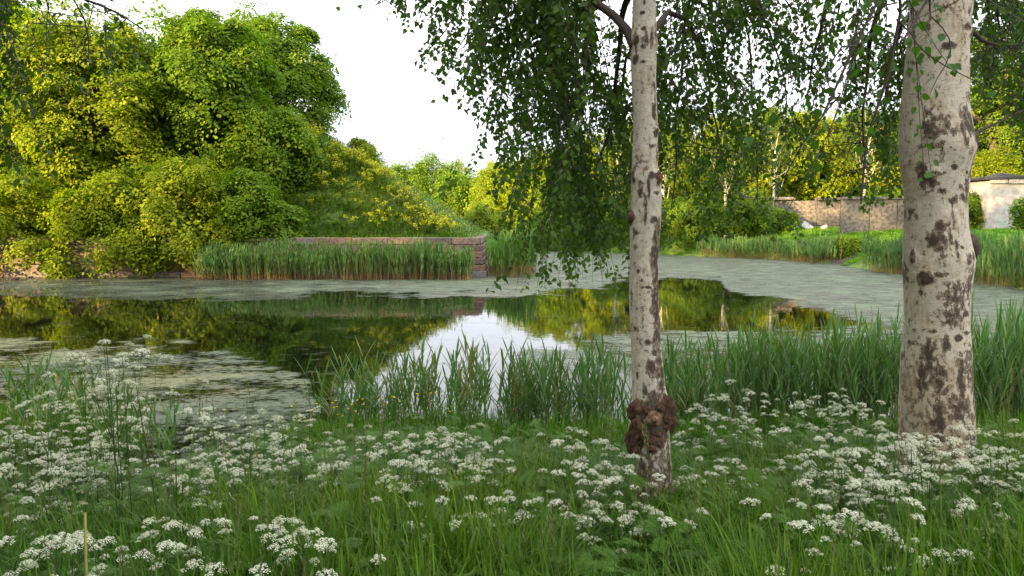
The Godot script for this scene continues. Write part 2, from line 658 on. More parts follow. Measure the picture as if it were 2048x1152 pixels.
func bark(profile: Array, patches: Array, py0: float, py1: float, seed_: int, light: Color, low_py: float) -> StandardMaterial3D:
	var w := 448
	var h := 1536
	var field := PackedFloat32Array()
	field.resize(w * h)
	field.fill(-0.75)
	rng.seed = seed_
	var all := patches.duplicate()
	for i in 26:                                                  # the sides that the photograph does not show
		var py := lin(py0, py1)
		var c := trunk_at(profile, py)
		all.append([c.x, py, c.y * lin(0.1, 0.4), lin(5, 40), lin(0.6, 1.0), PI + lin(-1.5, 1.5)])
	for i in 70:
		var py := lin(py0, py1)
		var c := trunk_at(profile, py)
		all.append([c.x, py, c.y * lin(0.06, 0.25), lin(3, 16), lin(0.35, 0.75), lin(-PI, PI)])
	for p in all:
		var c := trunk_at(profile, p[1])
		var ac: float = p[5] if p.size() > 5 else asin(clampf((p[0] - c.x) / c.y, -0.97, 0.97))
		var ra: float = p[2] / c.y
		var v0 := int((p[1] - p[3] * 1.5 - py0) / (py1 - py0) * h)
		var v1 := int((p[1] + p[3] * 1.5 - py0) / (py1 - py0) * h)
		var u0 := int((ac - ra * 1.5 + PI) / TAU * w)
		var u1 := int((ac + ra * 1.5 + PI) / TAU * w)
		for v in range(maxi(v0, 0), mini(v1, h - 1) + 1):
			var dy: float = (py0 + (py1 - py0) * v / h - p[1]) / p[3]
			for u in range(u0, u1 + 1):
				var da: float = (float(u) / w * TAU - PI - ac) / ra
				var f: float = (1.0 - da * da - dy * dy) * p[4]
				var k := v * w + posmod(u, w)
				if f > field[k]:
					field[k] = f
	var warp := FastNoiseLite.new()
	warp.seed = seed_
	warp.frequency = 0.07
	warp.fractal_octaves = 4
	var fine := FastNoiseLite.new()
	fine.seed = seed_ + 1
	fine.frequency = 0.12
	fine.fractal_octaves = 4
	var col := PackedByteArray()
	col.resize(w * h * 3)
	var hgt := PackedByteArray()
	hgt.resize(w * h)
	for v in h:
		var py := py0 + (py1 - py0) * v / h
		var r := trunk_at(profile, py).y
		var older := smoothstep(low_py - 90.0, low_py + 130.0, py + 40.0 * warp.get_noise_1d(v * 0.3))
		for u in w:
			var a := float(u) / w * TAU
			var x := cos(a) * r
			var z := sin(a) * r
			var k := v * w + u
			var n1 := warp.get_noise_3d(x, py * 0.8, z)
			var n2 := fine.get_noise_3d(x * 1.2, py * 0.45, z * 1.2)          # vertical cracks
			var n3v := warp.get_noise_3d(x * 0.2 + 40.0, py * 0.15, z * 0.2)
			var n3 := n3v
			var len := fine.get_noise_3d(x * 0.55, py * 6.0, z * 0.55)        # lenticels run round the stem
			var f := field[k] + n1 * 1.7 + n2 * 0.8 + older * 0.45
			var streak := warp.get_noise_3d(x * 1.3 + 9.0, py * 0.07, z * 1.3)
			var vein := (1.0 - smoothstep(0.0, 0.055, absf(n1 + 0.35 * n2 - 0.04))) * smoothstep(-0.72, -0.35, field[k] + older * 0.35 + 0.5 * n3v)
			var dark := maxf(smoothstep(-0.03, 0.05, f), vein * 0.95)
			var core := smoothstep(0.6, 1.15, f)
			var crack := 1.0 - smoothstep(0.0, 0.11, absf(n2 + 0.4 * n1))
			var white := light * (0.92 + 0.3 * n3 + 0.16 * n2)
			white = white.lerp(light * Color(0.64, 0.56, 0.45), clampf(0.12 + 0.6 * older + 1.1 * n3 + 0.5 * n1 + 0.9 * maxf(streak, 0.0), 0.0, 0.9))
			white = white.lerp(Color(0.15, 0.12, 0.09), 0.7 * smoothstep(0.24, 0.42, len + 0.2 * n1) * (1.0 - older * 0.6))
			var rough := Color(0.185, 0.135, 0.088).lerp(white * 0.85, 0.75 * smoothstep(0.1, 0.3, n2 - n1 * 0.3)).lerp(Color(0.03, 0.021, 0.015), maxf(maxf(crack, core * 0.9), maxf(vein, 1.0 - smoothstep(0.0, 0.16, absf(f - 0.03)))))
			var c := white.lerp(rough, dark * 0.95).linear_to_srgb()
			col[k * 3] = clampi(int(c.r * 255), 0, 255)
			col[k * 3 + 1] = clampi(int(c.g * 255), 0, 255)
			col[k * 3 + 2] = clampi(int(c.b * 255), 0, 255)
			hgt[k] = clampi(int(128 + 60 * dark * (0.4 - crack * 0.9 + n2 * 0.6) + 22 * n2 - 20 * smoothstep(0.24, 0.42, len)), 0, 255)
	var m := StandardMaterial3D.new()
	m.albedo_texture = ImageTexture.create_from_image(Image.create_from_data(w, h, false, Image.FORMAT_RGB8, col))
	m.roughness = 0.8
	m.metallic_specular = 0.3
	m.heightmap_enabled = true
	m.heightmap_scale = 1.2
	m.heightmap_texture = ImageTexture.create_from_image(Image.create_from_data(w, h, false, Image.FORMAT_L8, hgt))
	return m


func birch_trunk(t: Node3D, profile: Array, bumps: Array, d: float, py0: float, py1: float, mat: Material) -> void:
	var b := MB.new()
	var sides := 80
	var rows := []
	var py := py1
	while py > -1900.0:
		rows.append(py)
		py -= 5.0 if py > -60.0 else 60.0
	var last := -1
	for row in rows:
		var c := trunk_at(profile, row)
		var mid := at(c.x, row, d)
		var r := c.y * d / FOCAL * 0.965
		var first := b.v.size()
		for k in sides + 1:
			var a := TAU * k / sides - PI                         # 0 looks at +z
			var q := r * (1.0 + 0.035 * noise.get_noise_3d(sin(a) * 40.0, row * 0.5, cos(a) * 40.0 + d * 90.0))
			for e in bumps:
				var dy: float = (row - e[1]) / e[2]
				if absf(dy) < 2.2:
					var da: float = wrapf(a - asin(clampf((e[0] - c.x) / c.y, -1.0, 1.0)), -PI, PI) * c.y / e[2]
					q += e[3] * d / FOCAL * exp(-1.3 * (dy * dy + da * da))
			b.vert(mid + Vector3(sin(a) * q, 0, cos(a) * q) - t.position, Color.WHITE, Vector2(float(k) / sides, (row - py0) / (py1 - py0)))
		if last >= 0:
			for k in sides:
				b.quad(last + k, first + k, first + k + 1, last + k + 1)
		last = first
	part(t, "trunk", b.mesh(mat))


func leaf_mesh(col: Color, mat: Material, broad := 0.42) -> ArrayMesh:
	var b := MB.new()
	var mid := [Vector3(0, 0, 0), Vector3(0, 0.3, 0.03), Vector3(0, 0.66, 0.0), Vector3(0, 1.0, -0.08)]
	for s: float in [-1.0, 1.0]:
		var e := [Vector3(s * broad * 0.75, 0.14, 0.07), Vector3(s * broad, 0.36, 0.1), Vector3(s * broad * 0.62, 0.66, 0.05)]
		var i := []
		for p in [mid[0], mid[1], mid[2], mid[3], e[0], e[1], e[2]]:
			i.append(b.vert(p, col))
		var tris := [[0, 4, 1], [4, 5, 1], [5, 2, 1], [5, 6, 2], [6, 3, 2]]
		for k in tris:
			if s > 0:
				b.tri(i[k[0]], i[k[1]], i[k[2]])
			else:
				b.tri(i[k[0]], i[k[2]], i[k[1]])
	return b.mesh(mat)


# boughs: lists of [px, py, distance]; twigs hang from them down to the crown's lower outline
func hanging(t: Node3D, boughs: Array, outline: Array, leaf: float, c1: Color, c2: Color, every: float, most: int, density: float, broad := 0.42) -> void:
	var twigs := MB.new()
	var xf := []
	var cols := PackedColorArray()
	for bough in boughs:
		var c := Curve3D.new()
		c.bake_interval = 0.04
		var pts := []
		for q in bough.slice(1):
			pts.append(at(q[0], q[1], q[2]))
		for i in pts.size():
			var tan: Vector3 = (pts[mini(i + 1, pts.size() - 1)] - pts[maxi(i - 1, 0)]) / 6.0
			c.add_point(pts[i], -tan, tan)
		var total := c.get_baked_length()
		var bb := MB.new()
		var line := []
		var rad := []
		for i in 22:
			var f := i / 21.0
			line.append(c.sample_baked(f * total) - t.position + Vector3(0.005 * sin(f * 23.0), 0, 0.005 * cos(f * 17.0)) * total)
			rad.append(lerpf(bough[0], 0.004, pow(f, 0.6)))
		bb.tube(line, rad, 7)
		part(t, "branch", bb.mesh(M.twig))
		var count := int(total * density)
		for i in count:
			var f := lin(0.22, 1.0)
			var p := c.sample_baked(f * total)
			var start := p + Vector3(lin(-0.34, 0.34), lin(-0.16, 0.1), lin(-0.6, 0.35)) * (0.4 + 0.6 * f) * clampf((-p.z - 1.6) / 3.5, 0.15, 1.0)
			var s := seen(start)
			var bottom := curve_at(outline, s.x + lin(-8, 8))
			var dist := -start.z
			if bottom < s.y + 12.0:
				continue
			var q := lin(0.2, 0.82) if rng.randf() < (0.84 if s.x > 1225.0 else 0.5) else lin(0.86, 1.0)
			var length: float = minf((bottom - s.y) * q / FOCAL * dist, 1.9)
			if rng.randf() < (0.45 if s.x > 1225.0 else 0.3):                                      # short side twigs that stand away from the bough
				length = minf(length, lin(0.2, 0.55))
			var wide := 1.0 if length < 0.56 else 0.36
			var drift := Vector3(lin(-wide, wide), 0, lin(-wide, wide)) * length
			var pp := [p - t.position]
			var bend := Vector3(lin(-0.05, 0.05), 0, lin(-0.05, 0.05))
			var segs := 6
			for k in segs + 1:
				var g := float(k) / segs
				pp.append(start + drift * g * (0.5 + 0.5 * g) + bend * sin(g * 4.0) + Vector3(0, -length * g, 0) - t.position)
			twigs.tube(pp, [0.004, 0.0032, 0.003, 0.0027, 0.0023, 0.002, 0.0016, 0.0012], 3)
			var walk := lin(0.0, 0.05)
			var turn := lin(0, TAU)
			var tone := lin(0.0, 1.0)
			while walk < length:
				var g := walk / length * segs
				var k := mini(int(g), segs - 1)
				var on: Vector3 = pp[k + 1].lerp(pp[k + 2], g - k)
				turn += 2.4 + lin(-0.5, 0.5)
				var away := Vector3(cos(turn), 0, sin(turn))
				if noise.get_noise_3d(on.x * 130.0, on.y * 130.0, on.z * 130.0) < -0.07:
					walk += every
					continue
				var tip := (away * lin(0.3, 1.0) + Vector3(0, -lin(0.2, 1.0), 0)).normalized()
				var nrm := (away * 0.6 + Vector3(lin(-1, 1), lin(0.0, 0.8), lin(-1, 1))).normalized()
				var x := tip.cross(nrm).normalized()
				var size := leaf * lin(0.65, 1.25)
				xf.append(Transform3D(Basis(x, tip, x.cross(tip)).scaled_local(Vector3.ONE * size), on + away * 0.015))
				var col := c1.lerp(c2, clampf(tone + lin(-0.35, 0.35), 0, 1))
				cols.append(col)
				walk += every * lin(0.6, 1.4)
	part(t, "twigs", twigs.mesh(M.twig)).set_meta("kind", "stuff")
	# the largest in the picture are leaves of their own
	var order := []
	for i in xf.size():
		var p: Vector3 = xf[i].origin + t.position
		var s := seen(p)
		var inside := s.x > 0 and s.x < 2048 and s.y > 0 and s.y < 1152
		order.append([(xf[i].basis.y.length() / -p.z) if inside else 0.0, i])
	order.sort_custom(func(a, b): return a[0] > b[0])
	var own := {}
	var tones := []
	for k in 6:
		tones.append(leaf_mesh(c1.lerp(c2, k / 5.0), M.birch_leaf, broad))
	for k in mini(most, order.size()):
		var i: int = order[k][1]
		own[i] = true
		part(t, "leaf", tones[clampi(int((cols[i].g - c1.g) / (c2.g - c1.g) * 5.99), 0, 5)], xf[i])
	var rest := []
	var rest_cols := PackedColorArray()
	for i in xf.size():
		if not own.has(i):
			rest.append(xf[i])
			rest_cols.append(cols[i])
	many(t, "crown", leaf_mesh(Color.WHITE, M.birch_leaf, broad), rest, rest_cols)


# the part of a near crown that rises above the picture
func upper_crown(t: Node3D, centre: Vector3, size: Vector3, n: int, c1: Color, c2: Color) -> void:
	var xf := []
	var cols := PackedColorArray()
	for i in n:
		var d := rand_dir()
		var p := centre + d * size * pow(rng.randf(), 0.4)
		xf.append(aligned(d * 0.5 + Vector3.UP * 0.7 + rand_dir() * 0.5, lin(0, TAU), Vector3.ONE * lin(0.6, 1.1), p - t.position))
		cols.append(tint(c1, c2))
	many(t, "upper_crown", SPRAY.birch[0], xf, cols)


func lump(b: MB, c: Vector3, r: Vector3, rough: float, seed_: float, freq: float) -> void:
	var nu := 30
	var nv := 18
	var first := b.v.size()
	for j in nv + 1:
		for i in nu + 1:
			var th := PI * j / nv
			var ph := TAU * (i % nu) / nu
			var d := Vector3(sin(th) * cos(ph), cos(th), sin(th) * sin(ph))
			var q := noise.get_noise_3d(d.x * freq + seed_, d.y * freq, d.z * freq)
			var q2 := absf(noise_b.get_noise_3d(d.x * freq * 2.2, d.y * freq * 2.2 + seed_, d.z * freq * 2.2))
			var g := clampf(0.62 + q * 0.9 - 0.9 * (0.25 - q2), 0.3, 1.3)
			b.vert(c + d * r * (1.0 + rough * (q * 1.1 + q2 * 0.9)), Color(0.12 * g, 0.066 * g, 0.038 * g))
	for j in nv:
		for i in nu:
			var k := first + j * (nu + 1) + i
			b.quad(k, k + 1, k + nu + 2, k + nu + 1)


func near_birches() -> void:
	var c1 := Color(0.045, 0.09, 0.016)
	var c2 := Color(0.1, 0.175, 0.028)
	# the slender one with the burl
	var d := 4.3
	var prof := [[-60, 1267, 1311], [0, 1266, 1312], [100, 1261, 1314], [160, 1262, 1312], [260, 1266, 1316], [335, 1263, 1316], [380, 1262, 1324], [440, 1259, 1323], [520, 1258, 1317], [600, 1257, 1318], [680, 1261, 1322], [770, 1263, 1331], [850, 1263, 1340], [910, 1269, 1343], [970, 1273, 1348], [1020, 1266, 1362], [1060, 1250, 1382], [1090, 1236, 1398]]
	var bumps := [[1266, 352, 12, 5], [1306, 356, 15, 9], [1307, 400, 18, 3], [1262, 432, 9, 7], [1304, 440, 12, 2], [1300, 62, 14, 3], [1268, 76, 14, 6], [1309, 90, 12, 4], [1266, 120, 9, 3], [1311, 262, 10, 4], [1340, 810, 24, 9], [1260, 880, 18, 8], [1300, 830, 34, 7], [1340, 1075, 16, 10], [1280, 1080, 14, 8]]
	var pat := [[1281, 31, 6, 4, 2.2], [1282, 63, 6, 5, 2.2], [1270, 84, 6, 22, 1.4], [1282, 97, 8, 5, 1.1], [1298, 84, 4, 18, 1.0], [1308, 66, 5, 22, 1.3], [1268, 122, 8, 10, 1.6], [1282, 128, 8, 3, 1.0], [1307, 200, 4, 50, 1.0], [1304, 228, 5, 20, 1.2], [1308, 266, 7, 10, 2.2], [1302, 293, 14, 4, 0.8], [1276, 325, 12, 4, 0.6], [1266, 350, 6, 18, 1.6], [1276, 380, 5, 18, 1.2], [1284, 398, 4, 16, 1.2], [1299, 352, 9, 8, 2.0], [1310, 352, 10, 7, 2.0], [1292, 375, 3, 25, 1.2], [1286, 420, 3, 26, 1.2], [1307, 386, 8, 5, 1.8], [1302, 439, 9, 7, 2.0], [1259, 436, 5, 16, 1.4], [1264, 466, 4, 14, 1.1], [1268, 492, 6, 9, 1.2], [1309, 500, 14, 58, 1.6], [1310, 590, 14, 70, 1.6], [1314, 660, 13, 50, 1.6], [1298, 838, 42, 60, 3.4], [1312, 975, 42, 85, 0.5], [1338, 960, 14, 80, 1.0], [1272, 541, 5, 4, 1.8], [1290, 572, 12, 3, 1.1], [1260, 590, 4, 20, 1.0], [1268, 655, 7, 7, 1.3], [1300, 615, 6, 12, 0.8], [1291, 680, 7, 7, 1.4], [1306, 690, 9, 18, 1.3], [1297, 730, 10, 20, 1.8], [1318, 740, 13, 50, 1.6], [1270, 750, 4, 9, 1.4], [1284, 775, 6, 11, 1.2], [1310, 790, 28, 20, 1.0], [1266, 870, 8, 40, 1.4], [1336, 930, 8, 70, 1.1], [1282, 960, 6, 60, 0.7], [1345, 1010, 10, 30, 1.5]]
	var base := at(1312, 1040, d)
	base.y = near_height(base.x, base.z)
	var t := thing("birch_tree", "slender white birch with a knobbly brown burl low on its trunk", "birch tree", base)
	birch_trunk(t, prof, bumps, d, -80.0, 1120.0, bark(prof, pat, -80.0, 1120.0, 51, Color(0.48, 0.44, 0.355), 880.0))
	var b := MB.new()
	for e in [[1300, 832, 22, 24, 0.068], [1298, 872, 24, 26, 0.062], [1275, 818, 21, 22, 0.05], [1326, 812, 20, 26, 0.056], [1318, 836, 18, 20, 0.07], [1262, 876, 13, 26, 0.055], [1298, 798, 24, 18, 0.05], [1342, 842, 9, 18, 0.03], [1276, 850, 18, 22, 0.066], [1290, 815, 9, 9, 0.1], [1312, 808, 9, 8, 0.1], [1326, 830, 8, 10, 0.095], [1285, 862, 9, 9, 0.1], [1306, 858, 8, 9, 0.1], [1296, 888, 9, 7, 0.1], [1312, 880, 8, 9, 0.09], [1270, 840, 8, 8, 0.085], [1266, 895, 8, 9, 0.06]]:
		var c := at(e[0], e[1], d)
		lump(b, c + Vector3(0, 0, e[4]) - base, Vector3(e[2], e[3], e[2] * 0.62) * d / FOCAL, 0.42, e[0] * 3.7, 100.0)
	var knobbly := grained(solid(Color.WHITE, 0.85, true), noise_texture(19, 0.05, 256, [Color(0.45, 0.4, 0.38), Color(0.85, 0.85, 0.85), Color(1, 1, 1)], [0.25, 0.5, 0.85]), 9.0)
	part(t, "burl", b.mesh(knobbly))
	var kb := MB.new()
	lump(kb, at(1299, 828, d) + Vector3(0, 0, 0.112) - base, Vector3(15, 14, 13) * d / FOCAL, 0.25, 9.0, 90.0)
	lump(kb, at(1300, 826, d) + Vector3(0, 0, 0.14) - base, Vector3(6, 6, 7) * d / FOCAL, 0.3, 2.0, 50.0)
	for i in kb.c.size():
		kb.c[i] = kb.c[i] * Color(1.7, 1.75, 1.7)
	part(t, "burl_knob", kb.mesh(solid(Color.WHITE, 0.75, true)))
	for e in [[1308, 356, 12, 13], [1264, 434, 9, 14]]:
		var sb := MB.new()
		lump(sb, at(e[0], e[1], d) + Vector3(0, 0, 0.05 if e[0] > 1300 else 0.015) - base, Vector3(e[2], e[3], 14) * d / FOCAL, 0.25, e[0], 60.0)
		part(t, "branch_stub", sb.mesh(solid(Color.WHITE, 0.75, true)))
	rng.seed = 404
	var boughs := [
		[0.03, [1268, 92, 4.3], [1238, 45, 4.35], [1190, 0, 4.4], [1080, -120, 4.6], [960, -120, 4.9], [860, -50, 5.2], [770, 0, 5.4]],
		[0.03, [1285, -80, 4.35], [1240, 60, 4.9], [1230, 200, 5.2], [1190, 360, 5.4], [1165, 470, 5.5]],
		[0.026, [1280, -150, 4.35], [1180, -120, 5.2], [1080, 0, 6.0], [1010, 150, 6.4], [985, 260, 6.6]],
		[0.026, [1270, -200, 4.35], [1130, -160, 5.0], [1105, 60, 5.6], [1115, 280, 5.8], [1130, 420, 5.8]],
		[0.022, [1280, -220, 4.35], [1000, -200, 5.2], [930, -60, 5.7], [900, 40, 5.9], [870, 90, 6.0]],
		[0.02, [1278, -180, 4.35], [1050, -230, 5.0], [880, -140, 5.6], [800, -50, 5.8], [755, 10, 5.9]],
		[0.02, [1280, -120, 4.35], [1120, -100, 5.4], [985, -10, 6.0], [930, 70, 6.2], [905, 120, 6.2]],
		[0.02, [1279, -140, 4.35], [1060, -70, 5.0], [970, 40, 5.3], [955, 140, 5.4]],
		[0.022, [1280, -20, 4.4], [1180, 20, 5.8], [1090, 180, 6.6], [1060, 330, 6.9]],
		[0.022, [1285, 60, 4.4], [1255, 120, 5.6], [1215, 290, 6.2], [1210, 400, 6.4]],
		[0.028, [1305, -100, 4.4], [1400, -80, 5.0], [1500, 0, 5.6], [1560, 120, 6.0], [1575, 260, 6.2]],
		[0.026, [1305, -150, 4.4], [1420, -140, 4.8], [1520, -60, 5.2], [1600, 40, 5.5]],
		[0.02, [1300, -60, 4.4], [1360, -20, 5.0], [1420, 20, 5.4], [1480, 70, 5.6]],
		[0.024, [1306, 60, 4.4], [1345, 25, 4.8], [1400, 90, 5.5], [1430, 240, 6.0], [1445, 340, 6.2]],
		[0.024, [1300, -180, 4.4], [1380, -60, 5.2], [1360, 150, 5.8], [1350, 330, 6.1], [1345, 420, 6.2]],
		[0.02, [1300, -160, 4.4], [1450, -120, 5.4], [1500, 120, 6.2], [1510, 300, 6.5], [1520, 400, 6.5]],
	]
	var outline := [[700, 20], [730, 60], [770, 40], [820, 60], [830, 140], [870, 165], [910, 140], [950, 190], [985, 250], [995, 330], [1020, 330], [1045, 430], [1070, 500], [1100, 585], [1160, 610], [1190, 570], [1215, 450], [1250, 380], [1300, 350], [1325, 500], [1375, 530], [1395, 390], [1440, 370], [1475, 470], [1530, 510], [1570, 460], [1600, 320], [1640, 280]]
	hanging(t, boughs, outline, 0.046, c1, c2, 0.0145, 300, 17.0, 0.37)
	upper_crown(t, Vector3(1.0, 8.3, -4.2), Vector3(2.6, 2.7, 2.2), 420, c1, c2)
	# the stout one
	d = 5.0
	prof = [[-60, 1832, 1944], [0, 1828, 1940], [100, 1818, 1932], [200, 1807, 1930], [260, 1804, 1938], [300, 1803, 1943], [340, 1806, 1936], [400, 1814, 1930], [460, 1812, 1932], [520, 1808, 1944], [580, 1812, 1936], [640, 1812, 1934], [720, 1806, 1938], [800, 1802, 1942], [880, 1800, 1946], [930, 1795, 1952], [970, 1782, 1968], [1010, 1760, 1992], [1040, 1745, 2010]]
	bumps = [[1865, 102, 12, 3], [1836, 275, 20, 10], [1940, 288, 18, 5], [1806, 330, 12, 4], [1838, 352, 18, 6], [1946, 495, 22, 6], [1843, 475, 24, 7], [1812, 512, 12, 7], [1826, 552, 18, 6], [1900, 300, 40, 7], [1925, 70, 14, 4], [1870, 440, 22, 4], [1880, 620, 30, 3], [1806, 960, 14, 9], [1940, 990, 18, 9], [1880, 1010, 20, 7]]
	pat = [[1866, 104, 13, 9, 2.2], [1906, 66, 16, 10, 1.2], [1924, 60, 8, 30, 1.0], [1820, 130, 12, 4, 1.0], [1832, 262, 16, 24, 1.6], [1852, 258, 14, 20, 0.9], [1888, 262, 7, 40, 1.4], [1900, 245, 18, 28, 1.3], [1912, 262, 16, 26, 1.1], [1938, 292, 8, 22, 2.0], [1822, 350, 10, 26, 1.5], [1836, 366, 14, 12, 1.5], [1850, 384, 16, 6, 1.0], [1872, 338, 7, 6, 1.8], [1903, 348, 5, 4, 1.8], [1918, 354, 7, 6, 1.8], [1916, 332, 6, 22, 1.0], [1910, 380, 9, 26, 1.0], [1874, 403, 10, 8, 1.9], [1896, 396, 16, 8, 1.0], [1850, 450, 10, 14, 1.4], [1843, 478, 18, 24, 1.6], [1866, 470, 4, 26, 1.0], [1878, 495, 4, 18, 1.1], [1872, 420, 3, 34, 0.6], [1890, 493, 5, 4, 1.9], [1940, 495, 14, 26, 2.0], [1918, 510, 22, 7, 1.0], [1904, 520, 10, 6, 1.2], [1813, 512, 6, 16, 1.5], [1826, 553, 16, 14, 1.8], [1850, 545, 14, 5, 0.8], [1822, 582, 5, 6, 1.2], [1876, 590, 26, 32, 0.75], [1870, 625, 20, 20, 0.85], [1912, 570, 14, 30, 0.7], [1900, 621, 12, 6, 1.8], [1838, 656, 8, 4, 1.4], [1884, 667, 11, 7, 1.8], [1906, 658, 14, 4, 1.2], [1858, 680, 8, 18, 1.0], [1830, 700, 12, 30, 0.9], [1886, 740, 9, 48, 1.1], [1820, 750, 10, 30, 0.9], [1845, 745, 14, 26, 0.6], [1910, 720, 16, 30, 0.6], [1925, 760, 10, 60, 0.7], [1840, 830, 12, 40, 0.8], [1880, 800, 20, 20, 0.5], [1930, 890, 18, 14, 1.5], [1905, 875, 14, 22, 1.2], [1822, 900, 14, 22, 1.3], [1870, 900, 8, 14, 1.0]]
	base = at(1873, 965, d)
	base.y = near_height(base.x, base.z)
	t = thing("birch_tree", "stout pale birch with dark scarred bark standing among cow parsley at the reed edge", "birch tree", base)
	birch_trunk(t, prof, bumps, d, -80.0, 1060.0, bark(prof, pat, -80.0, 1060.0, 61, Color(0.52, 0.465, 0.36), 690.0))
	for e in [[1934, 290, 13, 20, 0.05], [1933, 496, 17, 25, 0.04]]:
		b = MB.new()
		lump(b, at(e[0], e[1], d) + Vector3(0, 0, e[4]) - base, Vector3(e[2], e[3], e[2]) * d / FOCAL, 0.22, e[0] * 1.3, 60.0)
		for i in b.c.size():
			b.c[i] = b.c[i] * Color(0.75, 0.85, 0.95)
		part(t, "bark_knot", b.mesh(solid(Color.WHITE, 0.8, true)))
	rng.seed = 505
	boughs = [
		[0.04, [1840, -100, 5.0], [1700, -80, 5.3], [1640, 60, 5.6], [1610, 220, 5.8]],
		[0.04, [1850, -150, 5.0], [1780, -60, 5.4], [1740, 100, 5.8], [1725, 270, 5.9], [1735, 340, 6.0]],
		[0.03, [1830, 20, 5.0], [1790, 80, 5.6], [1770, 200, 6.0], [1780, 330, 6.2]],
		[0.03, [1850, -200, 5.0], [1650, -160, 5.8], [1560, -60, 6.2], [1500, 60, 6.4]],
		[0.04, [1932, -40, 5.0], [2000, -40, 5.3], [2060, 80, 5.8], [2100, 200, 6.0]],
		[0.03, [1935, -120, 5.0], [1980, -60, 5.6], [2000, 60, 6.0], [2010, 110, 6.2]],
		[0.02, [1935, -60, 5.0], [1975, 10, 5.8], [1985, 90, 6.4], [1990, 170, 6.6]],
		[0.02, [1938, -160, 5.0], [2020, -120, 5.8], [2070, 0, 6.4], [2090, 100, 6.6]],
		[0.016, [1941, 288, 5.02], [1955, 266, 5.2], [2000, 242, 5.4], [2060, 215, 5.6], [2130, 190, 5.8]],
		[0.018, [1936, 60, 5.0], [1990, 90, 5.3], [2040, 90, 5.6], [2120, 120, 5.8]],
	]
	outline = [[1400, 120], [1480, 240], [1540, 250], [1590, 300], [1620, 330], [1660, 330], [1700, 430], [1740, 440], [1800, 430], [1830, 330], [1860, 60], [1930, 60], [1945, 260], [1990, 240], [2060, 280], [2150, 320]]
	hanging(t, boughs, outline, 0.046, c1, c2, 0.015, 180, 21.0, 0.37)
	# low boughs of the same tree that hang close to the camera
	upper_crown(t, Vector3(3.2, 8.6, -5.0), Vector3(3.0, 2.9, 2.6), 520, c1, c2)
	boughs = [
		[0.02, [1886, -800, 5.0], [1895, -620, 3.6], [1830, -260, 2.7], [1760, -20, 2.5], [1700, 120, 2.5], [1660, 230, 2.5]],
		[0.02, [1890, -850, 5.0], [1930, -560, 3.4], [1920, -260, 2.7], [1880, -60, 2.6], [1850, 20, 2.55], [1820, 80, 2.5]],
		[0.02, [1884, -780, 5.0], [1830, -560, 3.6], [1800, -200, 2.8], [1790, 60, 2.8], [1740, 260, 2.8], [1735, 400, 2.8]],
	]
	outline = [[1580, 250], [1640, 340], [1690, 470], [1740, 540], [1790, 500], [1830, 300], [1880, 130], [1920, 60], [1980, 40]]
	hanging(t, boughs, outline, 0.043, Color(0.05, 0.12, 0.025), Color(0.08, 0.17, 0.035), 0.042, 110, 8.0, 0.38)
	# the tree that stands out of the picture and hangs in at its upper corner
	base = Vector3(-5.6, 0.66, -3.6)
	t = thing("bird_cherry_tree", "dark leafy tree on the near bank whose drooping twigs hang into the upper corner", "tree", base)
	b = MB.new()
	b.tube([Vector3(0, -0.1, 0), Vector3(0.1, 1.5, 0), Vector3(0.0, 3.2, 0.1), Vector3(0.2, 5.5, -0.1), Vector3(0, 8, 0)], [0.2, 0.16, 0.14, 0.09, 0.03], 10)
	part(t, "trunk", b.mesh(M.wood))
	rng.seed = 606
	boughs = [
		[0.04, [-400, -100, 3.7], [-200, -120, 4.2], [0, -60, 4.6], [120, -20, 4.8], [220, 20, 5.0], [290, 60, 5.1]],
		[0.04, [-400, 0, 3.7], [-150, -40, 4.3], [-40, 20, 4.8], [50, 90, 5.0]],
		[0.03, [-400, -160, 3.7], [-100, -150, 5.0], [80, -80, 5.4], [160, 30, 5.6], [180, 110, 5.7]],
	]
	outline = [[-300, 400], [-40, 380], [10, 300], [40, 220], [80, 190], [120, 160], [150, 240], [190, 265], [215, 190], [240, 120], [290, 150], [315, 90], [330, 40]]
	hanging(t, boughs, outline, 0.05, Color(0.035, 0.07, 0.014), Color(0.06, 0.105, 0.02), 0.024, 120, 13.0, 0.3)
	upper_crown(t, Vector3(-5.2, 7.2, -3.2), Vector3(3.2, 2.6, 3.0), 700, Color(0.03, 0.06, 0.014), Color(0.05, 0.09, 0.02))


# ---------------------------------------------------------------- reeds
func reed_into(stem: MB, leaves: Array, h: float, blades: int, wide: float, old: float, g: float) -> void:
	var lean := Vector3(lin(-0.08, 0.08), 0, lin(-0.08, 0.08))
	var tan_ := Color(0.30, 0.20, 0.09) * old + Color(0.06, 0.085, 0.03) * (1.0 - old)
	var green := Color(0.11, 0.18, 0.048) * g
	var pts := []
	var rad := []
	for i in 6:
		var f := i / 5.0
		pts.append(Vector3(0, f * h * 0.9, 0) + lean * f * f * h)
		rad.append(wide * 0.17 * (1.0 - 0.6 * f))
	stem.tube(pts, rad, 3, tan_, green)
	var plane := lin(0, TAU)
	for k in blades:
		var f := lerpf(lin(0.25, 0.5) if old > 0.5 else 0.4, 0.97, (k + lin(-0.3, 0.3) + 0.5) / blades)
		var p := Vector3(0, f * h * 0.9, 0) + lean * f * f * h
		var a := plane + PI * (k % 2) + lin(-0.7, 0.7)
		var dir := Vector3(cos(a) * lin(0.15, 0.55), 1.0, sin(a) * lin(0.15, 0.55))
		var across := Vector3(-sin(a), 0, cos(a))
		var b: MB = leaves[k % leaves.size()]
		var tone := lin(0.75, 1.25)
		var c := Color(0.115, 0.2, 0.064) * g * tone
		b.blade(p, dir, across, h * lin(0.2, 0.34) * (1.1 - 0.35 * f), wide * lin(0.8, 1.2), lin(0.5, 2.0) * (1.15 - f), 5, c, c * 1.15, 0.25)


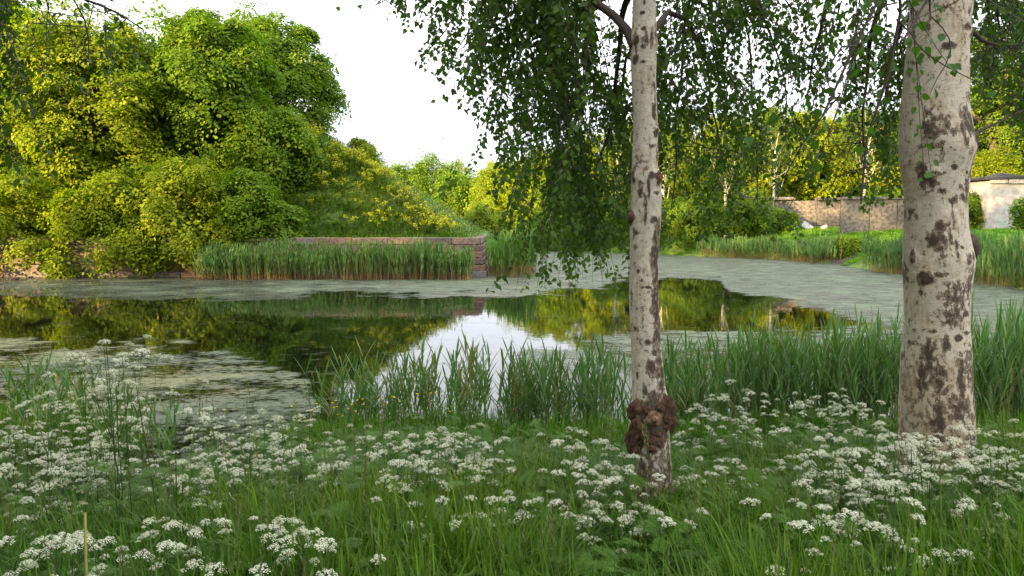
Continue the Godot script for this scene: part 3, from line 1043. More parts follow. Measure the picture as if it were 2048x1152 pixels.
func reed_meshes(count: int, h: float, blades: int, wide: float, old: float, seed_: int) -> Array:
	rng.seed = seed_
	var r := []
	for i in count:
		var b := MB.new()
		reed_into(b, [b], h * lin(0.9, 1.1), blades, wide, old, lin(0.85, 1.15))
		r.append(b.mesh(M.reed))
	return r


func near_reeds() -> void:
	rng.seed = 900
	var protos := []
	for i in 8:
		var stem := MB.new()
		var leaves := []
		for k in 8:
			leaves.append(MB.new())
		reed_into(stem, leaves, 1.0, 8, 0.019, 0.25, lin(0.85, 1.2))
		var o := Node3D.new()
		part(o, "stem", stem.mesh(M.reed))
		for b in leaves:
			part(o, "blade", b.mesh(M.reed))
		protos.append(o)
	var joined := reed_meshes(8, 1.0, 8, 0.019, 0.25, 901)
	var spots := []
	rng.seed = 902
	var tall := [[590, 0.85], [800, 0.85], [1000, 0.9], [1250, 0.98], [1450, 1.0], [1650, 1.18], [1800, 1.25], [2100, 1.35]]
	while spots.size() < 1500:
		var px := lin(575, 2120)
		var d := lin(7.1, 9.4)
		var keep := 0.42 if px < 1000 else 0.75 if px < 1330 else 1.0
		keep *= clampf(0.75 + 1.1 * noise.get_noise_2d(px * 0.9, d * 40.0), 0.1, 1.0)
		if px < 640:
			keep *= 0.5
		if rng.randf() > keep:
			continue
		var p := at(px, 600, d)
		var s := shore(p.x)
		if absf(p.x + 2.9) < 0.9:
			continue
		if p.z > s + 0.55 or p.z < s - (1.0 if px < 1330 else 1.6):
			continue
		p.y = minf(near_height(p.x, p.z), -0.02) if p.z < s else near_height(p.x, p.z)
		spots.append([p, curve_at(tall, px) * (lin(0.72, 1.12) if rng.randf() < 0.72 else lin(0.4, 0.65)), px])
	for i in 60:                                                  # the tuft on the bank of the inlet
		var p := at(lin(20, 330), 700, lin(5.9, 7.6))
		p.y = near_height(p.x, p.z) - 0.05
		spots.append([p, lin(0.55, 0.85), 150.0])
	spots.sort_custom(func(a, b): return a[1] / -a[0].z > b[1] / -b[0].z)
	var where := ["tuft beside the muddy inlet", "sparse stand in shallow water", "stand behind the burl birch", "stand between the birches", "stand beyond the stout birch"]
	var groups := ["reeds of the tuft by the inlet", "reeds of the sparse stand", "reeds behind the burl birch", "reeds between the two birches", "reeds beyond the stout birch"]
	var xf := []
	var cols := PackedColorArray()
	for i in spots.size():
		var s: Array = spots[i]
		var x := Transform3D(Basis(Vector3.UP, lin(0, TAU)).scaled_local(Vector3(lin(0.9, 1.1), s[1], lin(0.9, 1.1))), s[0])
		if i < 300:
			var k := 0 if s[2] < 400 else 1 if s[2] < 1080 else 2 if s[2] < 1380 else 3 if s[2] < 1860 else 4
			var o: Node3D
			if i < 110:
				o = protos[i % 8].duplicate()
			else:
				o = MeshInstance3D.new()
				(o as MeshInstance3D).mesh = joined[i % 8]
			o.name = numbered("reed")
			add_child(o)
			o.transform = x
			var size: String = "tall" if s[1] > 1.15 else "middling" if s[1] > 0.95 else "short"
			var rank := "waterside" if s[0].z < shore(s[0].x) - 0.45 else "middle" if s[0].z < shore(s[0].x) + 0.05 else "bankside"
			var span: Array = [[0, 400], [575, 1080], [1080, 1380], [1380, 1860], [1860, 2130]][k]
			var third: String = ["first third", "central third", "last third"][clampi(int((s[2] - span[0]) / (span[1] - span[0]) * 3.0), 0, 2)] if k else "all"
			tag(o, "%s reed at the %s of %s, %s" % [size, rank, third, where[k]], "reed", groups[k])
		else:
			xf.append(x)
			cols.append(Color.WHITE * lin(0.85, 1.15) if i % 8 else Color(1.9, 1.0, 1.3))
	many(self, "reeds", joined[3], xf, cols)
	for o in protos:
		o.free()


func far_reeds(count: int, from: Callable, h0: float, h1: float, seed_: int, c: Color) -> void:
	rng.seed = seed_
	var xf := []
	var cols := PackedColorArray()
	for i in count:
		var p: Vector3 = from.call()
		var s := lin(h0, h1) * (1.0 + 0.45 * noise.get_noise_2d(p.x * 40.0, p.z * 40.0))
		xf.append(aligned(Vector3(lin(-0.1, 0.1), 1, lin(-0.1, 0.1)), lin(0, TAU), Vector3(1, s, 1), p))
		cols.append(c * lin(0.75, 1.25) if i % 9 else Color(1.8, 1.05, 1.3))
	many(self, "reeds", FAR_REED[seed_ % 3], xf, cols)


var FAR_REED := []


func reed_beds() -> void:
	FAR_REED = reed_meshes(3, 1.0, 7, 0.04, 1.0, 950)
	far_reeds(1500, func(): return Vector3(lin(-12.6, -1.6), -0.1, lin(-31.4, -30.2)), 1.0, 1.45, 951, Color(1.2, 1.2, 1.0))
	far_reeds(620, func(): return Vector3(lin(-1.0, 1.0), -0.1, lin(-31.6, -39.0)), 1.3, 1.9, 952, Color(1.0, 1.15, 0.75))
	var bank := func(z0, z1, w):
		var z := lin(z0, z1)
		return Vector3(right_shore(z) + lin(-0.9, w), -0.1, z)
	far_reeds(900, bank.bind(-52.5, -42.5, 0.8), 1.1, 1.6, 953, Color(0.95, 1.0, 0.9))
	far_reeds(420, bank.bind(-36.8, -33.0, 0.9), 1.2, 1.7, 954, Color(0.9, 1.0, 0.95))
	far_reeds(900, bank.bind(-33.0, -22.0, 1.6), 1.2, 1.8, 955, Color(0.9, 1.0, 0.95))
	far_reeds(240, func(): return Vector3(lin(0.6, 4.0), -0.1, lin(-70, -66)), 0.9, 1.3, 956, Color(1.0, 1.15, 0.7))
	far_reeds(160, func(): return Vector3(lin(-9, -5), 0, lin(-150, -146)), 1.6, 2.4, 957, Color(1.2, 1.2, 0.7))
	far_reeds(260, func(): return Vector3(lin(2.2, 7.0), -0.1, lin(-118, -110)), 1.6, 2.4, 958, Color(1.0, 1.15, 0.7))


# ---------------------------------------------------------------- grass
func tuft(seed_: int, n: int, h: float, w: float, spread: float, c1: Color, c2: Color, segs := 4) -> ArrayMesh:
	rng.seed = seed_
	var b := MB.new()
	for i in n:
		var a := lin(0, TAU)
		var r := spread * sqrt(rng.randf())
		var dir := Vector3(cos(a), 0, sin(a)) * lin(0.05, 0.8) + Vector3.UP
		var c := c1.lerp(c2, rng.randf())
		b.blade(Vector3(cos(a + 1.0) * r, -0.02, sin(a + 1.0) * r), dir, Vector3(-sin(a), 0, cos(a)), h * lin(0.5, 1.1), w * lin(0.7, 1.3), lin(0.4, 2.4), segs, c * 0.9, c * 1.1, 0.2)
	return b.mesh(M.grass)


func near_grass() -> void:
	var g1 := Color(0.042, 0.1, 0.012)
	var g2 := Color(0.11, 0.195, 0.02)
	var kinds := [tuft(1, 30, 0.42, 0.007, 0.1, g1, g2, 5), tuft(2, 26, 0.36, 0.009, 0.12, g1, g2, 5), tuft(3, 34, 0.3, 0.006, 0.11, g1, g2 * 1.1, 4), tuft(4, 20, 0.34, 0.011, 0.09, g1 * 0.9, g2 * 0.9, 5)]
	rng.seed = 1200
	var xf := [[], [], [], []]
	var cols := [PackedColorArray(), PackedColorArray(), PackedColorArray(), PackedColorArray()]
	var n := 0
	while n < 9500:
		var z := -lin(1.6, 8.2)
		var x := lin(-0.72, 0.72) * (-z + 0.6)
		var d := z - shore(x)
		if d < -0.05 or (absf(x + 2.9) < 0.75 and d < 1.0 and rng.randf() < 0.9):
			continue
		var patch := noise.get_noise_2d(x * 45.0, z * 45.0)
		var s := lerpf(0.5, 1.1, smoothstep(-4.6, -2.4, z)) * (1.0 + 0.9 * patch) * lin(0.6, 1.3)
		var k := rng.randi() % 4
		xf[k].append(Transform3D(Basis(Vector3.UP, lin(0, TAU)).scaled_local(Vector3(1.0, s, 1.0)), Vector3(x, near_height(x, z), z)))
		cols[k].append(Color(1.0 + 0.7 * patch, 1.0 + 0.2 * patch, 0.9) * lin(0.7, 1.3))
		n += 1
	for k in 4:
		many(self, "grass", kinds[k], xf[k], cols[k])
	# sedge along the water's edge
	xf = []
	var sc := PackedColorArray()
	while xf.size() < 1500:
		var x := lin(-5.5, 7.0)
		var z := shore(x) + lin(-0.35, 0.9)
		if absf(x + 2.9) < 0.8:
			continue
		xf.append(Transform3D(Basis(Vector3.UP, lin(0, TAU)).scaled_local(Vector3(0.8, lin(0.7, 1.3), 0.8)), Vector3(x, near_height(x, z), z)))
		sc.append(Color(1.1, 1.2, 1.1) * lin(0.7, 1.3))
	many(self, "sedge", kinds[1], xf, sc)
	# ears of grass that stand above the rest
	var ear := MB.new()
	rng.seed = 1300
	ear.tube([Vector3(0, 0, 0), Vector3(0.01, 0.4, 0), Vector3(0.03, 0.72, 0.01)], [0.0016, 0.0013, 0.0008], 3, Color(0.07, 0.11, 0.03), Color(0.12, 0.15, 0.05))
	for i in 16:
		var f := i / 15.0
		var p := Vector3(0.02 + 0.012 * f, 0.62 + 0.12 * f, 0.006)
		var a := i * 2.4
		ear.blade(p, Vector3(cos(a) * 0.5, 1, sin(a) * 0.5), Vector3(-sin(a), 0, cos(a)), 0.022, 0.006, 0.3, 2, Color(0.13, 0.16, 0.06), Color(0.2, 0.2, 0.09))
	xf = []
	var ec := PackedColorArray()
	while xf.size() < 420:
		var z := -lin(2.0, 6.4)
		var x := lin(-0.7, 0.7) * -z
		if z - shore(x) < 0.6:
			continue
		xf.append(aligned(Vector3(lin(-0.2, 0.2), 1, lin(-0.2, 0.2)), lin(0, TAU), Vector3.ONE * lin(0.6, 1.0), Vector3(x, near_height(x, z), z)))
		ec.append(Color.WHITE * lin(0.8, 1.2))
	many(self, "grass_ears", ear.mesh(M.grass), xf, ec)


func far_grass() -> void:
	var g1 := Color(0.085, 0.15, 0.022)
	var g2 := Color(0.15, 0.24, 0.04)
	var kinds := [tuft(11, 16, 0.75, 0.035, 0.35, g1, g2, 3), tuft(12, 14, 0.9, 0.04, 0.4, g1, g2 * 1.1, 3), tuft(13, 20, 0.5, 0.03, 0.4, g1 * 1.1, g2 * 1.2, 3)]
	rng.seed = 1400
	var xf := []
	var cols := PackedColorArray()
	while xf.size() < 9000:
		var z := -lin(32.6, 62.0) if rng.randf() < 0.25 else -lin(32.5, 46.0)
		var x := -lin(1.8, 26.0)
		var s := 0.34 + 0.4 * absf(noise.get_noise_2d(x * 30, z * 30)) * 2.0
		if z > -33.3:
			s *= 0.5
		xf.append(Transform3D(Basis(Vector3.UP, lin(0, TAU)).scaled_local(Vector3(1, s * lin(0.7, 1.3), 1)), Vector3(x, hill_height(x, z), z)))
		var k := lin(0.75, 1.25)
		var y := 0.5 + noise.get_noise_2d(x * 18 + 300, z * 18)
		cols.append(Color((0.85 + 0.5 * y) * k, k, 0.9 * k))
	many(self, "hill_grass", kinds[0], xf, cols)
	xf = []
	cols = PackedColorArray()
	while xf.size() < 9000:
		var z := -lin(20.0, 66.0)
		var x := right_shore(z) + lin(0.1, 20.0)
		if absf(x - 18.6 - (z + 44.0) * -0.42) < 0.8 and z < -40.5 and z > -48.5:
			continue
		var s := lin(0.3, 0.75) * 0.8
		xf.append(Transform3D(Basis(Vector3.UP, lin(0, TAU)).scaled_local(Vector3(1, s, 1)), Vector3(x, far_height(x, z), z)))
		var k := lin(0.8, 1.3)
		cols.append(Color(1.15 * k, 1.25 * k, 0.9 * k))
	many(self, "bank_grass", kinds[2], xf, cols)
	# yellow rocket in flower along the crest of the hill
	rng.seed = 1500
	var b := MB.new()
	for i in 9:
		var top := Vector3(lin(-0.3, 0.3), lin(0.5, 0.85), lin(-0.3, 0.3))
		b.tube([top * Vector3(0.4, 0, 0.4), top], [0.006, 0.004], 3, Color(0.09, 0.15, 0.03), Color(0.13, 0.19, 0.03))
		for k in 7:
			var q := top + Vector3(lin(-0.07, 0.07), lin(-0.12, 0.04), lin(-0.07, 0.07))
			var a := lin(0, TAU)
			var e := Vector3(cos(a), lin(-0.3, 0.3), sin(a)) * 0.034
			var f := e.cross(Vector3.UP).normalized() * 0.034 + Vector3(0, 0.02, 0)
			b.face(q - e, q + f, q + e, q - f, Color(0.5, 0.46, 0.02) * lin(0.8, 1.1))
	xf = []
	cols = PackedColorArray()
	while xf.size() < 170:
		var t := lin(0.0, 1.0)
		var side := lin(-1, 1)
		var x := -2.6 - 11.5 * t + side * lin(0, 3.2)
		var z := -34.0 - 11.0 * t - side * lin(0, 3.0)
		var keep := 0.9 if noise.get_noise_2d(x * 32.0, z * 32.0) > 0.0 else 0.12
		if rng.randf() > keep * (1.0 - 0.6 * smoothstep(0.55, 1.0, t)):
			continue
		xf.append(Transform3D(Basis(Vector3.UP, lin(0, TAU)).scaled_local(Vector3.ONE * lin(0.7, 1.25)), Vector3(x, hill_height(x, z), z)))
		cols.append(Color.WHITE * lin(0.85, 1.1))
	for i in 34:
		var x := -lin(3.0, 13.0)
		var z := -lin(33.5, 41.0)
		xf.append(Transform3D(Basis(Vector3.UP, lin(0, TAU)).scaled_local(Vector3.ONE * lin(0.5, 0.9)), Vector3(x, hill_height(x, z), z)))
		cols.append(Color.WHITE * 0.8)
	many(self, "yellow_flowers", b.mesh(M.grass), xf, cols)


# ---------------------------------------------------------------- cow parsley
func umbel(seed_: int, bloom: float) -> ArrayMesh:
	rng.seed = seed_
	var b := MB.new()
	var rays := 8 + rng.randi() % 3
	var green := Color(0.07, 0.12, 0.03)
	for i in rays:
		var f := (i + 0.5) / rays
		var a := i * 2.4 + lin(-0.3, 0.3)
		var r := 0.036 * sqrt(f) * lin(0.85, 1.15)
		var tip := Vector3(cos(a) * r, 0.034 - 0.02 * f + lin(-0.003, 0.003), sin(a) * r)
		b.tube([Vector3.ZERO, tip * Vector3(0.6, 0.45, 0.6), tip], [0.0007, 0.0006, 0.0005], 3, green, green)
		var florets := 13
		var size := lin(0.0095, 0.0135)
		for k in florets:
			var q := (k + 0.5) / florets
			var e := k * 2.4 + a
			var d := Vector3(cos(e) * sqrt(q), 0.95 * (1.0 - q), sin(e) * sqrt(q))
			var p := tip + d * size
			var up := (d * 0.6 + Vector3(lin(-0.3, 0.3), 0.9, lin(-0.3, 0.3))).normalized()
			var x := up.cross(Vector3(cos(e), 0, sin(e))).normalized() * 0.0031 * lin(0.8, 1.25)
			var z := x.cross(up)
			var w := lin(0.82, 1.0)
			var col := Color(0.2, 0.3, 0.07).lerp(Color(0.8 * w, 0.8 * w, 0.68 * w), clampf(bloom + lin(-0.1, 0.1), 0.0, 1.0))
			var m := b.vert(p - up * 0.001, Color(0.5, 0.55, 0.3))
			var ring := []
			for j in 5:
				var g := TAU * j / 5
				ring.append(b.vert(p + x * cos(g) + z * sin(g) + up * 0.0006, col))
			for j in 5:
				b.tri(m, ring[j], ring[(j + 1) % 5])
	return b.mesh(M.petal)


func fern_leaf(seed_: int) -> ArrayMesh:                          # a frond, three times divided
	rng.seed = seed_
	var b := MB.new()
	var c := Color(0.075, 0.155, 0.02) * lin(0.8, 1.2)
	var L := 0.2
	b.tube([Vector3.ZERO, Vector3(0, 0.02, 0.15), Vector3(0, 0.0, 0.3)], [0.0015, 0.0012, 0.0006], 3, c, c)
	for i in 9:
		var f := 0.3 + 0.68 * i / 8.0
		for s: float in [-1.0, 1.0]:
			var p := Vector3(0, 0.02 * sin(f * 3.0), f * L)
			var len := 0.085 * (1.15 - f) + 0.008
			var dir := Vector3(s * 0.85, lin(-0.25, 0.1), 0.55).normalized()
			var n := 5
			for k in n:
				var g := (k + 0.6) / n
				for u: float in [-1.0, 1.0]:
					var q := p + dir * len * g
					var dd := (dir * 0.75 + Vector3(-dir.z, lin(-0.2, 0.2), dir.x) * u).normalized()
					var ll := len * 0.32 * (1.2 - g) + 0.006
					var w := dd.cross(Vector3.UP).normalized() * ll * 0.2
					var t := c * lin(0.85, 1.2)
					b.face(q, q + dd * ll * 0.55 + w, q + dd * ll, q + dd * ll * 0.55 - w, t)
			b.tube([p, p + dir * len], [0.0008, 0.0004], 3, c, c)
	return b.mesh(M.grass)


const DRIFTS := [
	[-40, 260, 790, 960, 4.6, 6.2, 44, "the thick drift before the inlet"],
	[180, 470, 880, 990, 4.7, 5.8, 14, "the rim of the muddy inlet"],
	[380, 650, 820, 970, 5.1, 6.6, 24, "the bank between inlet and reeds"],
	[480, 720, 900, 1030, 4.3, 5.4, 18, "the grass before the sparse reeds"],
	[690, 1000, 870, 1060, 4.2, 6.4, 34, "the open grass towards the burl birch"],
	[1100, 1250, 880, 980, 3.9, 4.5, 9, "the patch beside the burl birch"],
	[1180, 1360, 930, 1090, 3.3, 3.9, 11, "the patch before the burl birch"],
	[1380, 1730, 780, 940, 5.3, 6.6, 26, "the reed edge between the birches"],
	[1370, 1580, 930, 1010, 4.3, 5.2, 9, "the grass between the birches"],
	[1620, 2070, 870, 1050, 3.6, 4.6, 60, "the dense drift round the stout birch"],
	[1590, 2000, 980, 1130, 2.8, 3.5, 12, "the patch before the dense drift"],
	[-40, 470, 930, 1060, 3.8, 4.8, 26, "the near side of the thick drift"],
	[40, 280, 1070, 1130, 2.6, 3.1, 7, "the near grass by the cut stalk"],
	[340, 720, 1050, 1150, 2.6, 3.5, 13, "the near grass before the inlet"],
	[740, 1160, 980, 1080, 3.3, 4.2, 9, "the near grass before the birches"],
	[120, 380, 690, 810, 3.6, 4.4, 8, "the tall thin group before the scum"],
]


func cow_parsley() -> void:
	var umbels := []
	for i in 5:
		umbels.append(umbel(2000 + i, [1.0, 1.0, 0.96, 0.6, 0.8][i]))
	var fronds := [fern_leaf(2100), fern_leaf(2101), fern_leaf(2102)]
	rng.seed = 2200
	var green := Color(0.06, 0.11, 0.025)
	for z in DRIFTS:
		var made := 0
		var tries := 0
		while made < z[6] and tries < 600:
			tries += 1
			var top := at(lin(z[0], z[1]), lin(z[2], z[3]), lin(z[4], z[5]))
			var base := Vector3(top.x + lin(-0.08, 0.08), 0, top.z + lin(-0.08, 0.08))
			base.y = near_height(base.x, base.z) - 0.02
			var h := top.y - base.y
			if h < 0.16 or h > 1.25 or base.z < shore(base.x) + 0.1:
				continue
			made += 1
			var n := 5 + rng.randi() % 4
			var third: String = ["first", "second", "last"][clampi(int((seen(top).x - z[0]) / (z[1] - z[0]) * 3.0), 0, 2)]
			var row: String = "front row of" if top.z > -lerpf(z[4], z[5], 0.4) else "back row of"
			var t := thing("cow_parsley", "cow parsley with %s umbels, %s %s third, %s" % [["five", "six", "seven", "eight"][n - 5], row, third, z[7].trim_prefix("the ")], "wild flower", base, "cow parsley in " + z[7])
			var b := MB.new()
			var fork := (top - base) * 0.62
			b.tube([Vector3.ZERO, fork * 0.5 + Vector3(lin(-0.02, 0.02), 0, lin(-0.02, 0.02)), fork, top - base], [0.0035, 0.003, 0.0024, 0.0014], 4, green, green * 1.2)
			for k in n:
				var tip := top - base + (Vector3(lin(-0.17, 0.17), lin(-0.2, 0.05), lin(-0.17, 0.17)) if k else Vector3.ZERO)
				if k:
					var from := fork.lerp(top - base, lin(-0.3, 0.5))
					b.tube([from, from.lerp(tip, 0.5) + (tip - from) * Vector3(0.15, -0.05, 0.15), tip], [0.0018, 0.0014, 0.001], 3, green, green * 1.2)
				var tilt := Vector3(tip.x - fork.x, 0.35, tip.z - fork.z).normalized() * 0.5 + Vector3(lin(-0.25, 0.25), 1, lin(-0.25, 0.25))
				part(t, "flower_umbel", umbels[rng.randi() % 5], aligned(tilt, lin(0, TAU), Vector3.ONE * lin(0.5, 1.05), tip))
			part(t, "stem", b.mesh(M.grass))
			for k in 2:
				var f := lin(0.2, 0.7)
				var a := lin(0, TAU)
				part(t, "leaf", fronds[rng.randi() % 3], Transform3D(Basis(Vector3.UP, a) * Basis(Vector3.RIGHT, lin(-0.5, 0.15)).scaled(Vector3.ONE * lin(0.6, 1.0)), fork * f))
	# the many feathery leaves low in the grass
	for k in 3:
		var xf := []
		var cols := PackedColorArray()
		while xf.size() < 420:
			var z := -lin(1.9, 6.4)
			var x := lin(-0.7, 0.7) * (-z + 0.3)
			var patch := noise.get_noise_2d(x * 38.0 + 90.0, z * 38.0)
			if z - shore(x) < 0.5 or (patch < 0.05 and rng.randf() < 0.75):
				continue
			var b := Basis(Vector3.UP, lin(0, TAU)) * Basis(Vector3.RIGHT, lin(-0.7, 0.05))
			xf.append(Transform3D(b.scaled(Vector3.ONE * lin(0.45, 0.85)), Vector3(x, near_height(x, z) + lin(0.06, 0.26), z)))
			cols.append(Color.WHITE * lin(0.8, 1.25))
		many(self, "undergrowth", fronds[k], xf, cols)


func small_plants() -> void:
	rng.seed = 2300
	# buttercups by the reeds
	var fl := MB.new()
	var yellow := Color(0.75, 0.45, 0.008)
	for k in 5:
		var a := TAU * k / 5
		var d := Vector3(cos(a), 0.35, sin(a)) * 0.011
		var s := Vector3(-sin(a), 0, cos(a)) * 0.006
		fl.face(Vector3.ZERO, d * 0.7 + s, d, d * 0.7 - s, yellow)
	var st := MB.new()
	st.tube([Vector3.ZERO, Vector3(0.02, 0.2, 0), Vector3(0.02, 0.4, 0.01)], [0.0015, 0.0012, 0.001], 3, Color(0.05, 0.1, 0.02), Color(0.06, 0.1, 0.02))
	var lf := MB.new()
	for k in 4:
		var a := TAU * k / 4
		lf.blade(Vector3(0.01, 0.14, 0), Vector3(cos(a), 0.5, sin(a)), Vector3(-sin(a), 0, cos(a)), 0.07, 0.014, 0.6, 3, Color(0.04, 0.08, 0.02), Color(0.05, 0.1, 0.02))
	var fm := fl.mesh(M.petal)
	var sm := st.mesh(M.grass)
	var lm := lf.mesh(M.grass)
	for i in 34:
		var px := lin(660, 960) if i < 26 else lin(560, 680)
		var d := lin(6.0, 6.9)
		var p := at(px, 900, d)
		p.y = near_height(p.x, p.z)
		if p.z < shore(p.x) + 0.15:
			p.z = shore(p.x) + 0.2
		var t := thing("buttercup", "small yellow buttercup in the grass before the sparse reeds", "wild flower", p, "buttercups before the sparse reeds")
		t.rotation.y = lin(0, TAU)
		t.scale = Vector3.ONE * lin(0.75, 1.2)
		part(t, "flower", fm, Transform3D(Basis(), Vector3(0.02, 0.4, 0.01)))
		part(t, "stem", sm)
		part(t, "leaf", lm)
	# a cut stalk and two long bare grass stalks close to the camera
	var b := MB.new()
	var p0 := at(172, 1200, 2.5)
	p0.y = near_height(p0.x, p0.z)
	b.tube([Vector3.ZERO, at(171, 1100, 2.5) - p0, at(170, 1025, 2.5) - p0], [0.0052, 0.0048, 0.0044], 7, Color(0.2, 0.22, 0.05), Color(0.36, 0.33, 0.08))
	var o := lone("cut_stalk", b.mesh(M.stem), "", Transform3D(Basis(), p0))
	tag(o, "thick yellow green cut stalk standing upright in the near grass", "stalk")
	for e in [[[255, 1160], [330, 1060], [395, 960], [430, 905], "pale grass stalk leaning across in front of the muddy inlet"], [[300, 1060], [190, 960], [90, 870], [10, 810], "dark bare stalk leaning over the thick cow parsley drift"]]:
		b = MB.new()
		var root := at(e[0][0], e[0][1], 2.7)
		root.y = near_height(root.x, root.z)
		var pts := [Vector3.ZERO]
		for k in 4:
			pts.append(at(e[k][0], e[k][1], 2.7 + 0.15 * k) - root)
		b.tube(pts, [0.0019, 0.0017, 0.0014, 0.0011, 0.0007], 5, Color(0.08, 0.11, 0.025), Color(0.12, 0.14, 0.04))
		o = lone("grass_stalk", b.mesh(M.stem), "", Transform3D(Basis(), root))
		tag(o, e[4], "grass stalk")
	# mud of the inlet: a few stones
	for i in 7:
		b = MB.new()
		var p := at(lin(230, 420), lin(900, 950), 6.5)
		p.z = shore(p.x) + lin(0.05, 0.7)
		p.y = near_height(p.x, p.z)
		lump(b, Vector3.ZERO, Vector3(lin(0.04, 0.09), lin(0.02, 0.04), lin(0.03, 0.07)), 0.4, i * 9.0, 40.0)
		for k in b.c.size():
			b.c[k] = Color(0.09, 0.085, 0.08)
		o = lone("stone", b.mesh(solid(Color.WHITE, 0.8, true)), "", Transform3D(Basis(), p))
		tag(o, "small dark stone lying on the wet mud of the inlet", "stone", "stones on the inlet mud")


# ---------------------------------------------------------------- opposite banks: trees, ruins, hut, animals
func spot(px: float, d: float, y: float) -> Vector3:
	var p := at(px, 450, d)
	p.y = y
	return p


func woods() -> void:
	SPRAY.maple = [spray(301, 50, 0.5, 0.15, 0.9), spray(302, 46, 0.44, 0.16, 0.8), spray(303, 54, 0.55, 0.145, 1.0)]
	SPRAY.birch = [spray(311, 34, 0.6, 0.095, 0.9), spray(312, 34, 0.55, 0.1, 1.0)]
	SPRAY.far = [spray(321, 26, 1.0, 0.34, 0.5), spray(322, 26, 0.95, 0.36, 0.6)]
	var g := "trees on the old bastion"
	var yellow := {"c1": Color(0.165, 0.23, 0.013), "c2": Color(0.295, 0.345, 0.018)}  # sunlit crowns: the warm sun is put into a lighter, yellower leaf colour
	var green := {"c1": Color(0.1, 0.19, 0.016), "c2": Color(0.195, 0.28, 0.022)}  # less sunlit crowns: the weaker sun is put into a darker, greener colour
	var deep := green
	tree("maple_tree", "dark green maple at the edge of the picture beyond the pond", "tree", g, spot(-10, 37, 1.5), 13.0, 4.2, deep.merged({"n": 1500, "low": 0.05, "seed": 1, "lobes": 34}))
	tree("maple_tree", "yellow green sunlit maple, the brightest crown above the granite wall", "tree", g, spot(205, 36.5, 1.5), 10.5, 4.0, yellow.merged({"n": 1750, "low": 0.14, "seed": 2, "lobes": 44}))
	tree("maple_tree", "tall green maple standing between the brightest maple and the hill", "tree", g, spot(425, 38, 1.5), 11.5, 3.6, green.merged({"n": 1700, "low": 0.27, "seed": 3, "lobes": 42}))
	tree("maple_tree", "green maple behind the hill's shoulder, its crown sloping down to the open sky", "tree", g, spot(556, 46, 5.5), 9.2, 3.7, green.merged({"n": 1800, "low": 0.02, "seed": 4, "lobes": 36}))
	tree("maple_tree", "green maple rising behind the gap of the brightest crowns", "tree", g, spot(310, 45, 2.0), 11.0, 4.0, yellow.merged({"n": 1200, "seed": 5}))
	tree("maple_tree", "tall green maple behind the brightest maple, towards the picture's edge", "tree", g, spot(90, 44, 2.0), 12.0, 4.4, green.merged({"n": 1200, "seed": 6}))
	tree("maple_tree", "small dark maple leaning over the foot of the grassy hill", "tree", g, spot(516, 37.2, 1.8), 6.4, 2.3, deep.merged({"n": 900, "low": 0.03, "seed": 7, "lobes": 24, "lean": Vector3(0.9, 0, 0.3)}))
	g = "bushes over the granite wall"
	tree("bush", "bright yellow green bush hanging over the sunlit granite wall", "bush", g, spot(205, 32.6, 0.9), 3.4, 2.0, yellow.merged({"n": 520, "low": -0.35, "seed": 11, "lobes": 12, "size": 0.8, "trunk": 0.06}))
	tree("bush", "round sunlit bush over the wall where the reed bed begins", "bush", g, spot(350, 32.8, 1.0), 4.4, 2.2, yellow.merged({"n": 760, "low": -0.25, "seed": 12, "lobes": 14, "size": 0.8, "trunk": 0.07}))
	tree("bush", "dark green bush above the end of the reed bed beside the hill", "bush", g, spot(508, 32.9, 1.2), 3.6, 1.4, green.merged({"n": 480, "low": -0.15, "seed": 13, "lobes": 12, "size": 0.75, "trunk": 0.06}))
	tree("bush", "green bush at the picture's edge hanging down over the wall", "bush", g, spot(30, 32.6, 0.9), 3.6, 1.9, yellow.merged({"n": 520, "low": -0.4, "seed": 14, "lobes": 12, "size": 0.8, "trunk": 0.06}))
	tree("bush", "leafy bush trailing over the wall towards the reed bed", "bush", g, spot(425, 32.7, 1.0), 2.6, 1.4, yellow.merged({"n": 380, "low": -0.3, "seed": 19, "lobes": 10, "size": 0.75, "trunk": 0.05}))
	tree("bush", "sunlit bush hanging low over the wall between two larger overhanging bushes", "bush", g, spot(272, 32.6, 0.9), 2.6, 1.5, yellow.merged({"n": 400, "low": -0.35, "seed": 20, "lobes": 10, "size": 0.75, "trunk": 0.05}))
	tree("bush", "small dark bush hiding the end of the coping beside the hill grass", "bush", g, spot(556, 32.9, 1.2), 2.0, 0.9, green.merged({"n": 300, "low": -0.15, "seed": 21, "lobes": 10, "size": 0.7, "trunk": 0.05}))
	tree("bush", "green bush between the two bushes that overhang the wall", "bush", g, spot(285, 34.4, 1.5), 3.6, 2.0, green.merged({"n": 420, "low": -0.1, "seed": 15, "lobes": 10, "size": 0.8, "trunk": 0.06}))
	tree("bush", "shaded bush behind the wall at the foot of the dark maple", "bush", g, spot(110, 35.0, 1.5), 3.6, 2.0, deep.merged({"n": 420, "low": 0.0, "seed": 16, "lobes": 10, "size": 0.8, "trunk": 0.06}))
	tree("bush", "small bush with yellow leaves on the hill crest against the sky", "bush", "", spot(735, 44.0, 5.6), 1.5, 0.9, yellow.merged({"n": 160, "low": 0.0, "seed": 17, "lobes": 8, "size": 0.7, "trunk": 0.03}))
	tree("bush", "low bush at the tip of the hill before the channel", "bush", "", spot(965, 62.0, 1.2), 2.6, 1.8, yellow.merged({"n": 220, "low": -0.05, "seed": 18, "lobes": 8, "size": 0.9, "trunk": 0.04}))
	# far trees beyond the channel, behind the hill
	g = "trees beyond the channel"
	var i := 0
